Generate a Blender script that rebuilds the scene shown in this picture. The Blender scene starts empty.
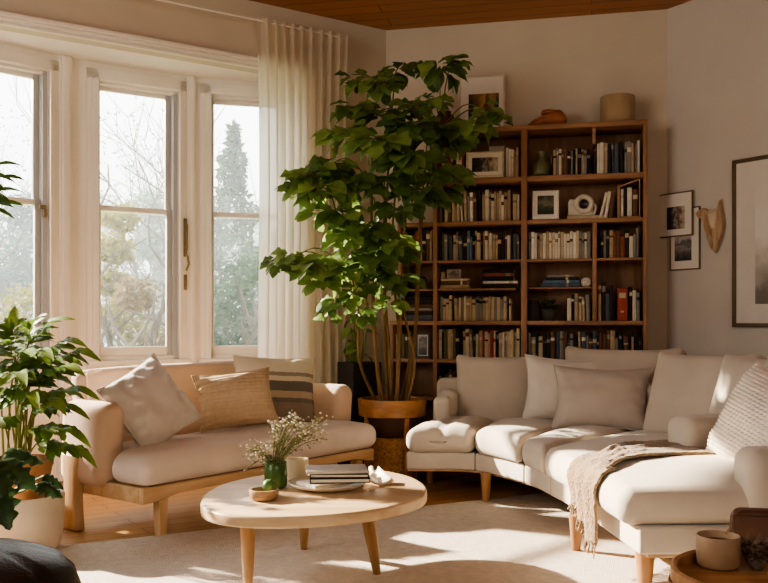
import bpy, math, random
from mathutils import Vector, Matrix, noise, Euler
R = math.radians
PI = math.pi
C = bpy.context.scene.collection
HC = 1.15          # camera height
F = 900.0          # focal length in pixels of a 768 wide frame

# ---------------------------------------------------------------- helpers
def at(px, py, D):
    """point seen at (px, py) standing D metres away"""
    return Vector(((px - 384) / F * D, D, HC - (py - 322) / F * D))

def ground(px, py, z=0.0):
    """point of the level plane z seen at (px, py)"""
    D = (HC - z) * F / (py - 322)
    return Vector(((px - 384) / F * D, D, z))

def lin(h):
    h = h.lstrip('#')
    out = []
    for i in (0, 2, 4):
        c = int(h[i:i + 2], 16) / 255
        out.append(c / 12.92 if c <= 0.04045 else ((c + 0.055) / 1.055) ** 2.4)
    return (*out, 1)

def sm(a, b, x):
    t = min(1, max(0, (x - a) / (b - a)))
    return t * t * (3 - 2 * t)

class MB:
    def __init__(s):
        s.v, s.f, s.m = [], [], []
    def add(s, vf, M=None, mi=0):
        n = len(s.v)
        v, f = vf
        if M is not None:
            v = [M @ Vector(p) for p in v]
        s.v += [Vector(p) for p in v]
        s.f += [tuple(i + n for i in q) for q in f]
        s.m += [mi] * len(f)
        return s
    def warp(s, fn):
        s.v = [Vector(fn(p)) for p in s.v]
        return s
    def build(s, name, mats, parent=None, sharp=35, off=None):
        me = bpy.data.meshes.new(name)
        if off is None and parent is not None:
            rt = parent if parent.parent is None else parent.parent
            if rt.get('_w'):
                off = rt.location
        vs = s.v if off is None else [p - Vector(off) for p in s.v]
        me.from_pydata([tuple(p) for p in vs], [], s.f)
        if not isinstance(mats, (list, tuple)):
            mats = [mats]
        for m in mats:
            me.materials.append(m)
        me.polygons.foreach_set('material_index', s.m)
        me.polygons.foreach_set('use_smooth', [True] * len(me.polygons))
        me.update()
        if sharp and sharp < 179:
            me.set_sharp_from_angle(angle=R(sharp))
        o = bpy.data.objects.new(name, me)
        C.objects.link(o)
        if parent is not None:
            o.parent = parent
        return o

def thing(name, label, cat, loc=(0, 0, 0), rz=0, group=None, world=False):
    o = bpy.data.objects.new(name, None)
    o.empty_display_size = 0.1
    C.objects.link(o)
    o.location = loc
    o.rotation_euler = (0, 0, rz)
    o['label'] = label
    o['category'] = cat
    if group:
        o['group'] = group
    if world:
        o['_w'] = 1
    return o

def tag(o, label, cat, group=None):
    o['label'] = label
    o['category'] = cat
    if group:
        o['group'] = group
    return o

def struct(o):
    o['kind'] = 'structure'
    return o

def recenter(o, base):
    """move the object origin to base without moving the mesh"""
    b = Vector(base)
    o.data.transform(Matrix.Translation(-b))
    o.location = b
    return o

# ---------------------------------------------------------------- shapes
def rbox(hx, hy, hz, r, k=3, n=(1, 1, 1)):
    r = min(r, hx * .999, hy * .999, hz * .999)
    def line(h, m):
        c = [-h + r * (1 - math.cos(PI / 2 * i / k)) for i in range(k)]
        c = [-h + r * i / k for i in range(k)]
        mid = [-(h - r) + 2 * (h - r) * i / m for i in range(m + 1)]
        return c + mid + [-x for x in reversed(c)]
    L = (line(hx, n[0]), line(hy, n[1]), line(hz, n[2]))
    H = (hx, hy, hz)
    verts, faces, key = [], [], {}
    def vid(p):
        kk = tuple(round(x, 5) for x in p)
        if kk not in key:
            q = Vector([max(-(H[i] - r), min(H[i] - r, p[i])) for i in range(3)])
            d = Vector(p) - q
            if d.length > 1e-9:
                # cube-sphere correction
                dd = Vector([math.tan(PI / 4 * max(-1, min(1, d[i] / r))) for i in range(3)])
                d = dd.normalized() * r
            key[kk] = len(verts)
            verts.append(q + d)
        return key[kk]
    for ax in range(3):
        a, b = (ax + 1) % 3, (ax + 2) % 3
        for sgn in (-1, 1):
            for i in range(len(L[a]) - 1):
                for j in range(len(L[b]) - 1):
                    q = []
                    for (ii, jj) in ((i, j), (i + 1, j), (i + 1, j + 1), (i, j + 1)):
                        p = [0, 0, 0]
                        p[ax] = sgn * H[ax]
                        p[a] = L[a][ii]
                        p[b] = L[b][jj]
                        q.append(vid(p))
                    if len(set(q)) < 3:
                        continue
                    faces.append(tuple(q) if sgn > 0 else tuple(reversed(q)))
    return verts, faces

def box(x0, x1, y0, y1, z0, z1, r=0.0, k=1):
    if r <= 0:
        v = [(x, y, z) for z in (z0, z1) for y in (y0, y1) for x in (x0, x1)]
        f = [(0, 2, 3, 1), (4, 5, 7, 6), (0, 1, 5, 4), (2, 6, 7, 3), (0, 4, 6, 2), (1, 3, 7, 5)]
        return v, f
    v, f = rbox((x1 - x0) / 2, (y1 - y0) / 2, (z1 - z0) / 2, r, k)
    c = Vector(((x0 + x1) / 2, (y0 + y1) / 2, (z0 + z1) / 2))
    return [p + c for p in v], f

def lathe(prof, seg=32, cap0=True, cap1=True, cx=0, cy=0):
    v, f = [], []
    for (r, z) in prof:
        for i in range(seg):
            a = 2 * PI * i / seg
            v.append((cx + r * math.cos(a), cy + r * math.sin(a), z))
    for j in range(len(prof) - 1):
        for i in range(seg):
            a, b = j * seg + i, j * seg + (i + 1) % seg
            f.append((a, b, b + seg, a + seg))
    if cap0:
        f.append(tuple(reversed(range(seg))))
    if cap1:
        f.append(tuple(range((len(prof) - 1) * seg, len(prof) * seg)))
    return v, f

def tube(pts, rad, seg=8, caps=True):
    pts = [Vector(p) for p in pts]
    n = len(pts)
    if not isinstance(rad, (list, tuple)):
        rad = [rad] * n
    v, f = [], []
    up = Vector((0.13, 0.29, 1)).normalized()
    prev = None
    for i, p in enumerate(pts):
        t = (pts[min(n - 1, i + 1)] - pts[max(0, i - 1)]).normalized()
        if prev is None:
            a = t.cross(up)
            if a.length < 1e-3:
                a = t.cross(Vector((1, 0, 0)))
        else:
            a = prev - t * prev.dot(t)
        a.normalize()
        prev = a
        b = t.cross(a)
        for k in range(seg):
            w = 2 * PI * k / seg
            v.append(p + (a * math.cos(w) + b * math.sin(w)) * rad[i])
    for i in range(n - 1):
        for k in range(seg):
            q, w = i * seg + k, i * seg + (k + 1) % seg
            f.append((q, w, w + seg, q + seg))
    if caps:
        f.append(tuple(reversed(range(seg))))
        f.append(tuple(range((n - 1) * seg, n * seg)))
    return v, f

def catmull(P, per=6, closed=False):
    P = [Vector(p) for p in P]
    n = len(P)
    out = []
    rng = n if closed else n - 1
    for i in range(rng):
        if closed:
            p0, p1, p2, p3 = P[(i - 1) % n], P[i], P[(i + 1) % n], P[(i + 2) % n]
        else:
            p1, p2 = P[i], P[i + 1]
            p0 = P[i - 1] if i else p1 * 2 - p2
            p3 = P[i + 2] if i + 2 < n else p2 * 2 - p1
        for k in range(per):
            t = k / per
            out.append(0.5 * (2 * p1 + (p2 - p0) * t + (2 * p0 - 5 * p1 + 4 * p2 - p3) * t * t + (3 * p1 - p0 - 3 * p2 + p3) * t ** 3))
    if not closed:
        out.append(P[-1])
    return out

def prism(outline, z0, z1, bev=0.0):
    """closed outline (list of xy) extruded, edges rounded inwards by bev"""
    n = len(outline)
    c = Vector((sum(p[0] for p in outline) / n, sum(p[1] for p in outline) / n))
    rings = []
    if bev:
        rings = [(bev * (1 - math.sin(PI / 2 * k / 3)), z0 + bev * (1 - math.cos(PI / 2 * k / 3))) for k in range(4)]
        rings += [(bev * (1 - math.cos(PI / 2 * k / 3)), z1 - bev * (1 - math.sin(PI / 2 * k / 3))) for k in range(4)]
    else:
        rings = [(0, z0), (0, z1)]
    v, f = [], []
    for (ins, z) in rings:
        for p in outline:
            d = Vector((p[0], p[1])) - c
            L = d.length
            d = d * ((L - ins) / L) if L else d
            v.append((c.x + d.x, c.y + d.y, z))
    for j in range(len(rings) - 1):
        for i in range(n):
            a, b = j * n + i, j * n + (i + 1) % n
            f.append((a, b, b + n, a + n))
    f.append(tuple(reversed(range(n))))
    f.append(tuple(range((len(rings) - 1) * n, len(rings) * n)))
    return v, f

def grid(fn, nu, nv):
    v = [fn(i / nu, j / nv) for j in range(nv + 1) for i in range(nu + 1)]
    f = [(j * (nu + 1) + i, j * (nu + 1) + i + 1, (j + 1) * (nu + 1) + i + 1, (j + 1) * (nu + 1) + i)
         for j in range(nv) for i in range(nu)]
    return v, f

def pillow(w, h, t, n=22, seed=0, pinch=0.07, wr=0.012):
    """soft square cushion: x width, z height, y thickness, knife-edged, pulled corners"""
    v, f, key = [], [], {}
    off = Vector((seed * 3.7, seed * 1.3, 0))
    for side in (1, -1):
        idx = {}
        for j in range(n + 1):
            for i in range(n + 1):
                a, b = -1 + 2 * i / n, -1 + 2 * j / n
                edge = i in (0, n) or j in (0, n)
                if edge and side == -1:
                    idx[i, j] = key[i, j]
                    continue
                x = a * w / 2 * (1 - pinch * (1 - b * b) ** 1.0 * abs(a) ** 2)
                z = b * h / 2 * (1 - pinch * (1 - a * a) ** 1.0 * abs(b) ** 2)
                th = t / 2 * (max(0, 1 - abs(a) ** 2.4) ** .62) * (max(0, 1 - abs(b) ** 2.4) ** .62)
                nz = noise.noise(Vector((a * 1.7, b * 1.7, side * 2.0)) + off)
                rim = max(abs(a), abs(b))
                wk = noise.noise(Vector((a * 4.5 + b * 2, b * 4.5 - a * 2, side)) + off) * wr * sm(.25, .9, rim)
                y = -side * (th * (1 + .22 * nz) + (wk if not edge else 0))
                idx[i, j] = len(v)
                if edge:
                    key[i, j] = len(v)
                v.append((x, y, z))
        for j in range(n):
            for i in range(n):
                q = (idx[i, j], idx[i + 1, j], idx[i + 1, j + 1], idx[i, j + 1])
                f.append(q if side == 1 else tuple(reversed(q)))
    return v, f

def pillow_edge(w, h, pinch=0.07, n=22):
    P = []
    def pt(a, b):
        return Vector((a * w / 2 * (1 - pinch * (1 - b * b) * a * a), 0, b * h / 2 * (1 - pinch * (1 - a * a) * b * b)))
    for i in range(n): P.append(pt(-1 + 2 * i / n, -1))
    for i in range(n): P.append(pt(1, -1 + 2 * i / n))
    for i in range(n): P.append(pt(1 - 2 * i / n, 1))
    for i in range(n + 1): P.append(pt(-1, 1 - 2 * i / n))
    return P

def leaf(L, W, droop=.25, fold=.25, tip=1.0, n=6, shape='ovate', ph=0.0):
    """leaf blade from origin along +x, face up +z"""
    v, f = [], []
    for i in range(n + 1):
        t = i / n
        if shape == 'ovate':
            w = W * (math.sin(PI * min(1, t ** .8)) ** .8) * (1.0 if t < .97 else .3)
        elif shape == 'obovate':
            w = W * (math.sin(PI * t ** 1.5) ** .75 + .04)
        elif shape == 'lobed':
            w = W * (math.sin(PI * t ** 1.2) ** .7) * (1 + .3 * math.sin(t * 15 + ph))
        else:
            w = W * math.sin(PI * min(1, t ** .6)) ** .9
        if i == n:
            w = 0.001
        x = L * (t - .08 * droop * t * t)
        z = -droop * L * t * t
        u = fold * w
        wob = .04 * L * math.sin(5 * t + ph)
        v += [(x, -w / 2, z + u + wob * .5), (x, 0, z), (x, w / 2, z + u - wob * .5)]
    for i in range(n):
        a = i * 3
        f += [(a, a + 3, a + 4, a + 1), (a + 1, a + 4, a + 5, a + 2)]
    return v, f

def orient(p, d, up=(0, 0, 1), roll=0):
    """matrix whose x axis is d"""
    x = Vector(d).normalized()
    u = Vector(up)
    y = u.cross(x)
    if y.length < 1e-4:
        y = Vector((0, 1, 0)).cross(x)
    y.normalize()
    z = x.cross(y)
    M = Matrix((x, y, z)).transposed().to_4x4()
    return Matrix.Translation(p) @ M @ Matrix.Rotation(roll, 4, 'X')

# ---------------------------------------------------------------- materials
MATS = {}
def nodes(name):
    m = bpy.data.materials.new(name)
    m.use_nodes = True
    nt = m.node_tree
    b = nt.nodes['Principled BSDF']
    return m, nt, b

def mat(name, col, rough=.6, var=.15, scale=8, bump=0.0, bscale=60, col2=None, metal=0, stretch=(1, 1, 1), sheen=0, trans=0, spec=.4):
    if name in MATS:
        return MATS[name]
    m, nt, b = nodes(name)
    N, Lk = nt.nodes, nt.links
    tc = N.new('ShaderNodeTexCoord')
    mp = N.new('ShaderNodeMapping')
    mp.inputs['Scale'].default_value = stretch
    Lk.new(tc.outputs['Object'], mp.inputs[0])
    nz = N.new('ShaderNodeTexNoise')
    nz.inputs['Scale'].default_value = scale
    nz.inputs['Detail'].default_value = 5
    Lk.new(mp.outputs[0], nz.inputs[0])
    rp = N.new('ShaderNodeValToRGB')
    c = lin(col)
    if col2:
        a2 = lin(col2)
        rp.color_ramp.elements[0].color = a2
        rp.color_ramp.elements[1].color = c
    else:
        rp.color_ramp.elements[0].color = tuple(x * (1 - var) for x in c[:3]) + (1,)
        rp.color_ramp.elements[1].color = tuple(min(1, x * (1 + var)) for x in c[:3]) + (1,)
    rp.color_ramp.elements[0].position = .3
    rp.color_ramp.elements[1].position = .7
    Lk.new(nz.outputs[0], rp.inputs[0])
    Lk.new(rp.outputs[0], b.inputs['Base Color'])
    b.inputs['Roughness'].default_value = rough
    b.inputs['Metallic'].default_value = metal
    b.inputs['Specular IOR Level'].default_value = spec
    if sheen:
        b.inputs['Sheen Weight'].default_value = sheen
    if bump:
        n2 = N.new('ShaderNodeTexNoise')
        n2.inputs['Scale'].default_value = bscale
        n2.inputs['Detail'].default_value = 3
        Lk.new(mp.outputs[0], n2.inputs[0])
        bp = N.new('ShaderNodeBump')
        bp.inputs['Strength'].default_value = bump
        bp.inputs['Distance'].default_value = .01
        Lk.new(n2.outputs[0], bp.inputs['Height'])
        Lk.new(bp.outputs[0], b.inputs['Normal'])
    if trans:
        tr = N.new('ShaderNodeBsdfTranslucent')
        Lk.new(rp.outputs[0], tr.inputs['Color'])
        mx = N.new('ShaderNodeMixShader')
        mx.inputs[0].default_value = trans
        out = N['Material Output']
        Lk.new(b.outputs[0], mx.inputs[1])
        Lk.new(tr.outputs[0], mx.inputs[2])
        Lk.new(mx.outputs[0], out.inputs['Surface'])
    MATS[name] = m
    return m

def wood(name, c1, c2, axis='X', scale=3.0, rough=.45, ring=6):
    if name in MATS:
        return MATS[name]
    m, nt, b = nodes(name)
    N, Lk = nt.nodes, nt.links
    tc = N.new('ShaderNodeTexCoord')
    mp = N.new('ShaderNodeMapping')
    s = {'X': (.12, 1, 1), 'Y': (1, .12, 1), 'Z': (1, 1, .12)}[axis]
    mp.inputs['Scale'].default_value = tuple(x * scale for x in s)
    Lk.new(tc.outputs['Object'], mp.inputs[0])
    nz = N.new('ShaderNodeTexNoise')
    nz.inputs['Scale'].default_value = ring
    nz.inputs['Detail'].default_value = 6
    nz.inputs['Distortion'].default_value = .6
    Lk.new(mp.outputs[0], nz.inputs[0])
    rp = N.new('ShaderNodeValToRGB')
    rp.color_ramp.elements[0].color = lin(c2)
    rp.color_ramp.elements[1].color = lin(c1)
    rp.color_ramp.elements[0].position = .32
    rp.color_ramp.elements[1].position = .62
    Lk.new(nz.outputs[0], rp.inputs[0])
    Lk.new(rp.outputs[0], b.inputs['Base Color'])
    b.inputs['Roughness'].default_value = rough
    bp = N.new('ShaderNodeBump')
    bp.inputs['Strength'].default_value = .12
    bp.inputs['Distance'].default_value = .004
    Lk.new(nz.outputs[0], bp.inputs['Height'])
    Lk.new(bp.outputs[0], b.inputs['Normal'])
    MATS[name] = m
    return m

def planks(name, c1, c2, gap, w, L, rot, rough=.4):
    m, nt, b = nodes(name)
    N, Lk = nt.nodes, nt.links
    tc = N.new('ShaderNodeTexCoord')
    mp = N.new('ShaderNodeMapping')
    mp.inputs['Rotation'].default_value = (0, 0, rot)
    Lk.new(tc.outputs['Object'], mp.inputs[0])
    br = N.new('ShaderNodeTexBrick')
    br.inputs['Color1'].default_value = lin(c1)
    br.inputs['Color2'].default_value = lin(c2)
    br.inputs['Mortar'].default_value = lin(gap)
    br.inputs['Scale'].default_value = 1
    br.inputs['Mortar Size'].default_value = .004
    br.inputs['Brick Width'].default_value = L
    br.inputs['Row Height'].default_value = w
    br.inputs['Bias'].default_value = 0
    Lk.new(mp.outputs[0], br.inputs[0])
    m2 = N.new('ShaderNodeMapping')
    m2.inputs['Scale'].default_value = (1.2, 14, 1)
    Lk.new(mp.outputs[0], m2.inputs[0])
    nz = N.new('ShaderNodeTexNoise')
    nz.inputs['Scale'].default_value = 2.5
    nz.inputs['Detail'].default_value = 6
    Lk.new(m2.outputs[0], nz.inputs[0])
    rp = N.new('ShaderNodeValToRGB')
    rp.color_ramp.elements[0].color = (.62, .55, .5, 1)
    rp.color_ramp.elements[1].color = (1.1, 1.08, 1.05, 1)
    Lk.new(nz.outputs[0], rp.inputs[0])
    mx = N.new('ShaderNodeMix')
    mx.data_type = 'RGBA'
    mx.blend_type = 'MULTIPLY'
    mx.inputs['Factor'].default_value = 1
    Lk.new(br.outputs[0], mx.inputs['A'])
    Lk.new(rp.outputs[0], mx.inputs['B'])
    Lk.new(mx.outputs['Result'], b.inputs['Base Color'])
    b.inputs['Roughness'].default_value = rough
    bp = N.new('ShaderNodeBump')
    bp.inputs['Strength'].default_value = .25
    bp.inputs['Distance'].default_value = .004
    iv = N.new('ShaderNodeMath')
    iv.operation = 'SUBTRACT'
    iv.inputs[0].default_value = 1
    Lk.new(br.outputs['Fac'], iv.inputs[1])
    Lk.new(iv.outputs[0], bp.inputs['Height'])
    Lk.new(bp.outputs[0], b.inputs['Normal'])
    return m

def glass_pane(name, tint=(.98, .99, 1, 1)):
    m = bpy.data.materials.new(name)
    m.use_nodes = True
    nt = m.node_tree
    nt.nodes.clear()
    N, Lk = nt.nodes, nt.links
    out = N.new('ShaderNodeOutputMaterial')
    tr = N.new('ShaderNodeBsdfTransparent')
    tr.inputs[0].default_value = tint
    gl = N.new('ShaderNodeBsdfGlossy')
    gl.inputs['Roughness'].default_value = .02
    fr = N.new('ShaderNodeFresnel')
    fr.inputs[0].default_value = 1.35
    mx = N.new('ShaderNodeMixShader')
    Lk.new(fr.outputs[0], mx.inputs[0])
    Lk.new(tr.outputs[0], mx.inputs[1])
    Lk.new(gl.outputs[0], mx.inputs[2])
    Lk.new(mx.outputs[0], out.inputs[0])
    return m

def ramp_mat(name, stops, axis=2, lo=-.2, hi=.2, nscale=0, namt=0, rough=.8, bump=0, const=True, bscale=90):
    """colour bands along an object axis between lo and hi"""
    m, nt, b = nodes(name)
    N, Lk = nt.nodes, nt.links
    tc = N.new('ShaderNodeTexCoord')
    sp = N.new('ShaderNodeSeparateXYZ')
    Lk.new(tc.outputs['Object'], sp.inputs[0])
    mr = N.new('ShaderNodeMapRange')
    mr.inputs['From Min'].default_value = lo
    mr.inputs['From Max'].default_value = hi
    Lk.new(sp.outputs[axis], mr.inputs['Value'])
    src = mr.outputs[0]
    if namt:
        nz = N.new('ShaderNodeTexNoise')
        nz.inputs['Scale'].default_value = nscale
        nz.inputs['Detail'].default_value = 6
        Lk.new(tc.outputs['Object'], nz.inputs[0])
        ma = N.new('ShaderNodeMath')
        ma.operation = 'MULTIPLY_ADD'
        ma.inputs[1].default_value = namt
        Lk.new(nz.outputs[0], ma.inputs[0])
        Lk.new(src, ma.inputs[2])
        mb = N.new('ShaderNodeMath')
        mb.operation = 'SUBTRACT'
        mb.inputs[1].default_value = namt / 2
        Lk.new(ma.outputs[0], mb.inputs[0])
        src = mb.outputs[0]
    rp = N.new('ShaderNodeValToRGB')
    if const:
        rp.color_ramp.interpolation = 'CONSTANT'
    el = rp.color_ramp.elements
    while len(el) < len(stops):
        el.new(.5)
    for e, (p, c) in zip(el, stops):
        e.position = p
        e.color = lin(c)
    Lk.new(src, rp.inputs[0])
    Lk.new(rp.outputs[0], b.inputs['Base Color'])
    b.inputs['Roughness'].default_value = rough
    if bump:
        n2 = N.new('ShaderNodeTexNoise')
        n2.inputs['Scale'].default_value = bscale
        Lk.new(tc.outputs['Object'], n2.inputs[0])
        bp = N.new('ShaderNodeBump')
        bp.inputs['Strength'].default_value = bump
        bp.inputs['Distance'].default_value = .008
        Lk.new(n2.outputs[0], bp.inputs['Height'])
        Lk.new(bp.outputs[0], b.inputs['Normal'])
    return m
SKY = 5.5; SUN_E = 36.0; SUN_AZ = 64; SUN_EL = 26.5; FILL_L = 112; FILL_R = 40; EXPO = 0.25; HAZE = .023
# ---------------------------------------------------------------- palette
m_wall = mat('wall_paint', '#cfc2ab', .9, .03, 3, .05, 200)
m_wallr = mat('wall_paint_right', '#cfc7ba', .9, .03, 3, .05, 200)
m_white = mat('white_gloss_paint', '#efe6d8', .45, .03, 4)
m_bayc = mat('bay_ceiling_paint', '#f3ece0', .8, .02, 4)
m_floor = planks('floor_oak', '#bd955a', '#ab8149', '#5e4426', .13, 1.6, R(-33), .38)
m_ceil = planks('ceiling_boards', '#c4864f', '#a56b3c', '#553218', .16, 3.2, R(13), .5)
m_alu_shaded = mat('shaded_window_metal', '#b2b1ae', .5, .05, 4)  # grey metal colour that also carries the shade of the window reveals
m_brass = mat('aged_brass', '#8f7f63', .4, .15, 20, metal=.7)
m_glass = glass_pane('window_glass')
m_dark = mat('dark_void', '#1a1310', .9)

# ---------------------------------------------------------------- room shell
C0 = Vector((0.017, 7.5)); LD = Vector((-.829, -.559)).normalized(); LN = Vector((-LD.y, LD.x)) * 1
LN = Vector((.559, -.829)).normalized()
BD = Vector((.974, -.226)).normalized(); BN = Vector((-.226, -.974)).normalized()
RC = Vector((2.199, 6.994)); RD = Vector((.549, -.836)).normalized(); RN = Vector((-.836, -.549)).normalized()
ZC = 3.58
ZB = 3.08

def wall_piece(mb, p0, p1, n, z0, z1, th=.14):
    p0, p1 = Vector(p0), Vector(p1)
    q0, q1 = p0 - n * th, p1 - n * th
    v = [(*p0, z0), (*p1, z0), (*q1, z0), (*q0, z0), (*p0, z1), (*p1, z1), (*q1, z1), (*q0, z1)]
    mb.add((v, [(0, 3, 2, 1), (4, 5, 6, 7), (0, 1, 5, 4), (1, 2, 6, 5), (2, 3, 7, 6), (3, 0, 4, 7)]))
L = lambda t: C0 + LD * t
RWE = RC + RD * 4.0
LWE = L(5.56)
mb = MB()
wall_piece(mb, L(-.1), L(.85), LN, 0, ZC)
wall_piece(mb, L(.85), L(4.9), LN, ZB, ZC)
wall_piece(mb, L(4.9), LWE, LN, 0, ZC)
struct(mb.build('wall_left', m_wall))
mb = MB(); wall_piece(mb, C0, RC + BD * .1, BN, 0, ZC); struct(mb.build('wall_back', m_wall))
mb = MB(); wall_piece(mb, RC, RWE, RN, 0, ZC); struct(mb.build('wall_right', m_wallr))
mb = MB(); wall_piece(mb, RWE, (RWE.x, -2.2), Vector((-1, 0)), 0, ZC); struct(mb.build('wall_side', m_wallr))
mb = MB(); wall_piece(mb, (RWE.x + .14, -2.2), (LWE.x - .14, -2.2), Vector((0, 1)), 0, ZC); struct(mb.build('wall_rear', m_wall))
mb = MB(); wall_piece(mb, (LWE.x, -2.2), LWE, Vector((1, 0)), 0, ZC); struct(mb.build('wall_west', m_wall))

BAY = [Vector(p) for p in ((-.69, 7.02), (-.75, 7.31), (-1.53, 7.09), (-2.25, 6.63), (-3.35, 5.53), (-4.05, 4.76))]
BAY[0] = L(.85); BAY[5] = L(4.9)
room = [C0, RC, RWE, Vector((RWE.x, -2.2)), Vector((LWE.x, -2.2)), LWE]
def slab(name, poly, z0, z1, m):
    n = len(poly)
    v = [(p.x, p.y, z0) for p in poly] + [(p.x, p.y, z1) for p in poly]
    f = [tuple(range(n)), tuple(range(2 * n - 1, n - 1, -1))] + [(i, i + n, (i + 1) % n + n, (i + 1) % n) for i in range(n)]
    return struct(MB().add((v, f)).build(name, m))
def grow(poly, k):
    c = sum(poly, Vector((0, 0))) / len(poly)
    return [c + (p - c) * k for p in poly]
floor_poly = [C0, RC, RWE, Vector((RWE.x, -2.2)), Vector((LWE.x, -2.2)), LWE, BAY[5], BAY[4], BAY[3], BAY[2], BAY[1], BAY[0]]
slab('floor', [p for p in floor_poly], -.12, 0, m_floor)
slab('ceiling', grow(room, 1.02), ZC, ZC + .12, m_ceil)
slab('ceiling_bay', [BAY[0] - LN * .14, BAY[1], BAY[2], BAY[3], BAY[4], BAY[5] - LN * .14], ZB, ZB + .3, m_bayc)

# mouldings on the opening of the bay
ang_l = math.atan2(-LD.y, -LD.x)
def along_left(name, t0, t1, z0, z1, d, m=m_white):
    """moulding on the left wall: stacked steps of growing depth"""
    mb = MB()
    a, b = L(t1), L(t0)
    Ln = (b - a).length
    for (za, zb, dd) in d:
        mb.add(box(0, Ln, -dd, .0, z0 + (z1 - z0) * za, z0 + (z1 - z0) * zb, .006, 2))
    o = mb.build(name, m)
    o.location = (*a, 0)
    o.rotation_euler = (0, 0, ang_l)
    return struct(o)
along_left('trim_1', .86, 4.95, ZB - .012, ZB + .062, [(0, .28, .03), (.28, .62, .045), (.62, 1, .07)])
along_left('trim_2', .02, .84, .0, .16, [(0, .8, .018), (.8, 1, .012)])
along_left('baseboard_left', 4.92, 5.55, .0, .16, [(0, .8, .018), (.8, 1, .012)])
def baseboard(name, p0, p1):
    d = p1 - p0
    o = MB().add(box(0, d.length, -.018, 0, 0, .14, .004, 1)).add(box(0, d.length, -.012, 0, .14, .16, .004, 1)).build(name, m_white)
    o.location = (*p0, 0)
    o.rotation_euler = (0, 0, math.atan2(d.y, d.x))
    struct(o)
baseboard('baseboard_back', C0 + BD * .02, RC - BD * .02)
baseboard('baseboard_right', RC + RD * .02, RWE - RD * .02)

# ---------------------------------------------------------------- bay facets with windows
def facet_a(p0, p1, px):
    k = (px - 384) / F
    d = (p1 - p0).normalized()
    return (k * p0.y - p0.x) / (d.x - k * d.y)

def facet(idx, p0, p1, a0, a1, zs=.86, zt=2.95, stile=(.035, .075), dark_side=True):
    d = (p1 - p0)
    Ln = d.length
    ang = math.atan2(d.y, d.x)
    mb = MB()
    for q in ((0, Ln, 0, zs), (0, Ln, zt, ZB), (0, a0, zs, zt), (a1, Ln, zs, zt)):
        mb.add(box(q[0], q[1], 0, .16, q[2], q[3]))
    w = mb.build(f'wall_bay_{idx}', m_white)
    w.location = (*p0, 0); w.rotation_euler = (0, 0, ang); struct(w)
    root = bpy.data.objects.new(f'window_{idx}', None)
    C.objects.link(root)
    root.location = (*p0, 0); root.rotation_euler = (0, 0, ang); struct(root)
    # casing: flat board and inner bead
    mb = MB()
    cw = min(.085, a0 - .012)
    cw2 = min(.085, Ln - a1 - .012)
    for (ww, w2, h, dep) in ((cw, cw2, .085, .02), (cw * .55, cw2 * .55, .05, .034), (.018, .018, .018, .044)):
        mb.add(box(a0 - ww, a0, -dep, 0, zs - .03, zt + h, .004))
        mb.add(box(a1, a1 + w2, -dep, 0, zs - .03, zt + h, .004))
        mb.add(box(a0 - ww, a1 + w2, -dep, 0, zt, zt + h, .004))
    mb.build('casing', m_white, root)
    # stool and apron
    MB().add(box(a0 - cw - .01, a1 + cw2 + .01, -.07, .03, zs - .035, zs, .008, 2)).add(
        box(a0 - cw, a1 + cw2, -.022, 0, zs - .12, zs - .035, .004)).build('window_sill', m_white, root)
    # metal frame set in the reveal
    y0, y1 = .045, .11
    l, r = stile
    mb = MB()
    mb.add(box(a0, a0 + l * .5, .01, .15, zs, zt)); mb.add(box(a1 - r * .45, a1, .01, .15, zs, zt))
    mb.add(box(a0, a1, .01, .15, zt - .02, zt), mi=1); mb.add(box(a0, a1, .01, .15, zs, zs + .03), mi=1)
    mb.build('frame', [m_alu_shaded, m_white], root)
    zm = 2.0
    xa, xb = a0 + l * .5, a1 - r * .45
    for nm, za, zb, dy in (('upper_sash', zm - .012, zt - .02, .03), ('lower_sash', zs + .03, zm + .03, 0)):
        mb = MB()
        lo = .07 if nm == 'lower_sash' else .03
        hi = .04 if nm == 'lower_sash' else .03
        mb.add(box(xa, xa + l * .5, y0 + dy, y1 + dy - .03, za, zb, .003), mi=1)
        mb.add(box(xb - r * .55, xb, y0 + dy, y1 + dy - .03, za, zb, .003), mi=0)
        mb.add(box(xa + l * .5, xb - r * .55, y0 + dy, y1 + dy - .03, za, za + lo, .003), mi=1)
        mb.add(box(xa + l * .5, xb - r * .55, y0 + dy, y1 + dy - .03, zb - hi, zb, .003), mi=1)
        s = mb.build(nm, [m_alu_shaded, m_white], root)
        MB().add(box(xa + l * .5 - .004, xb - r * .55 + .004, y0 + dy + .012, y0 + dy + .016, za + lo - .004, zb - hi + .004)).build('pane', m_glass, s)
    return root

p = BAY
w1 = facet(1, p[4], p[3], facet_a(p[4], p[3], -135), facet_a(p[4], p[3], 48))
w2 = facet(2, p[3], p[2], facet_a(p[3], p[2], 98), facet_a(p[3], p[2], 178))
w3 = facet(3, p[2], p[1], facet_a(p[2], p[1], 211), facet_a(p[2], p[1], 284), stile=(.03, .05))
w4_added = facet(4, p[5], p[4], .12, .94)  # unseen extra window, added so sunlight reaches the rug
mb = MB(); wall_piece(mb, p[1], p[0], Vector((-1, -.2)).normalized(), 0, ZB); struct(mb.build('wall_bay_5', m_white))
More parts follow.
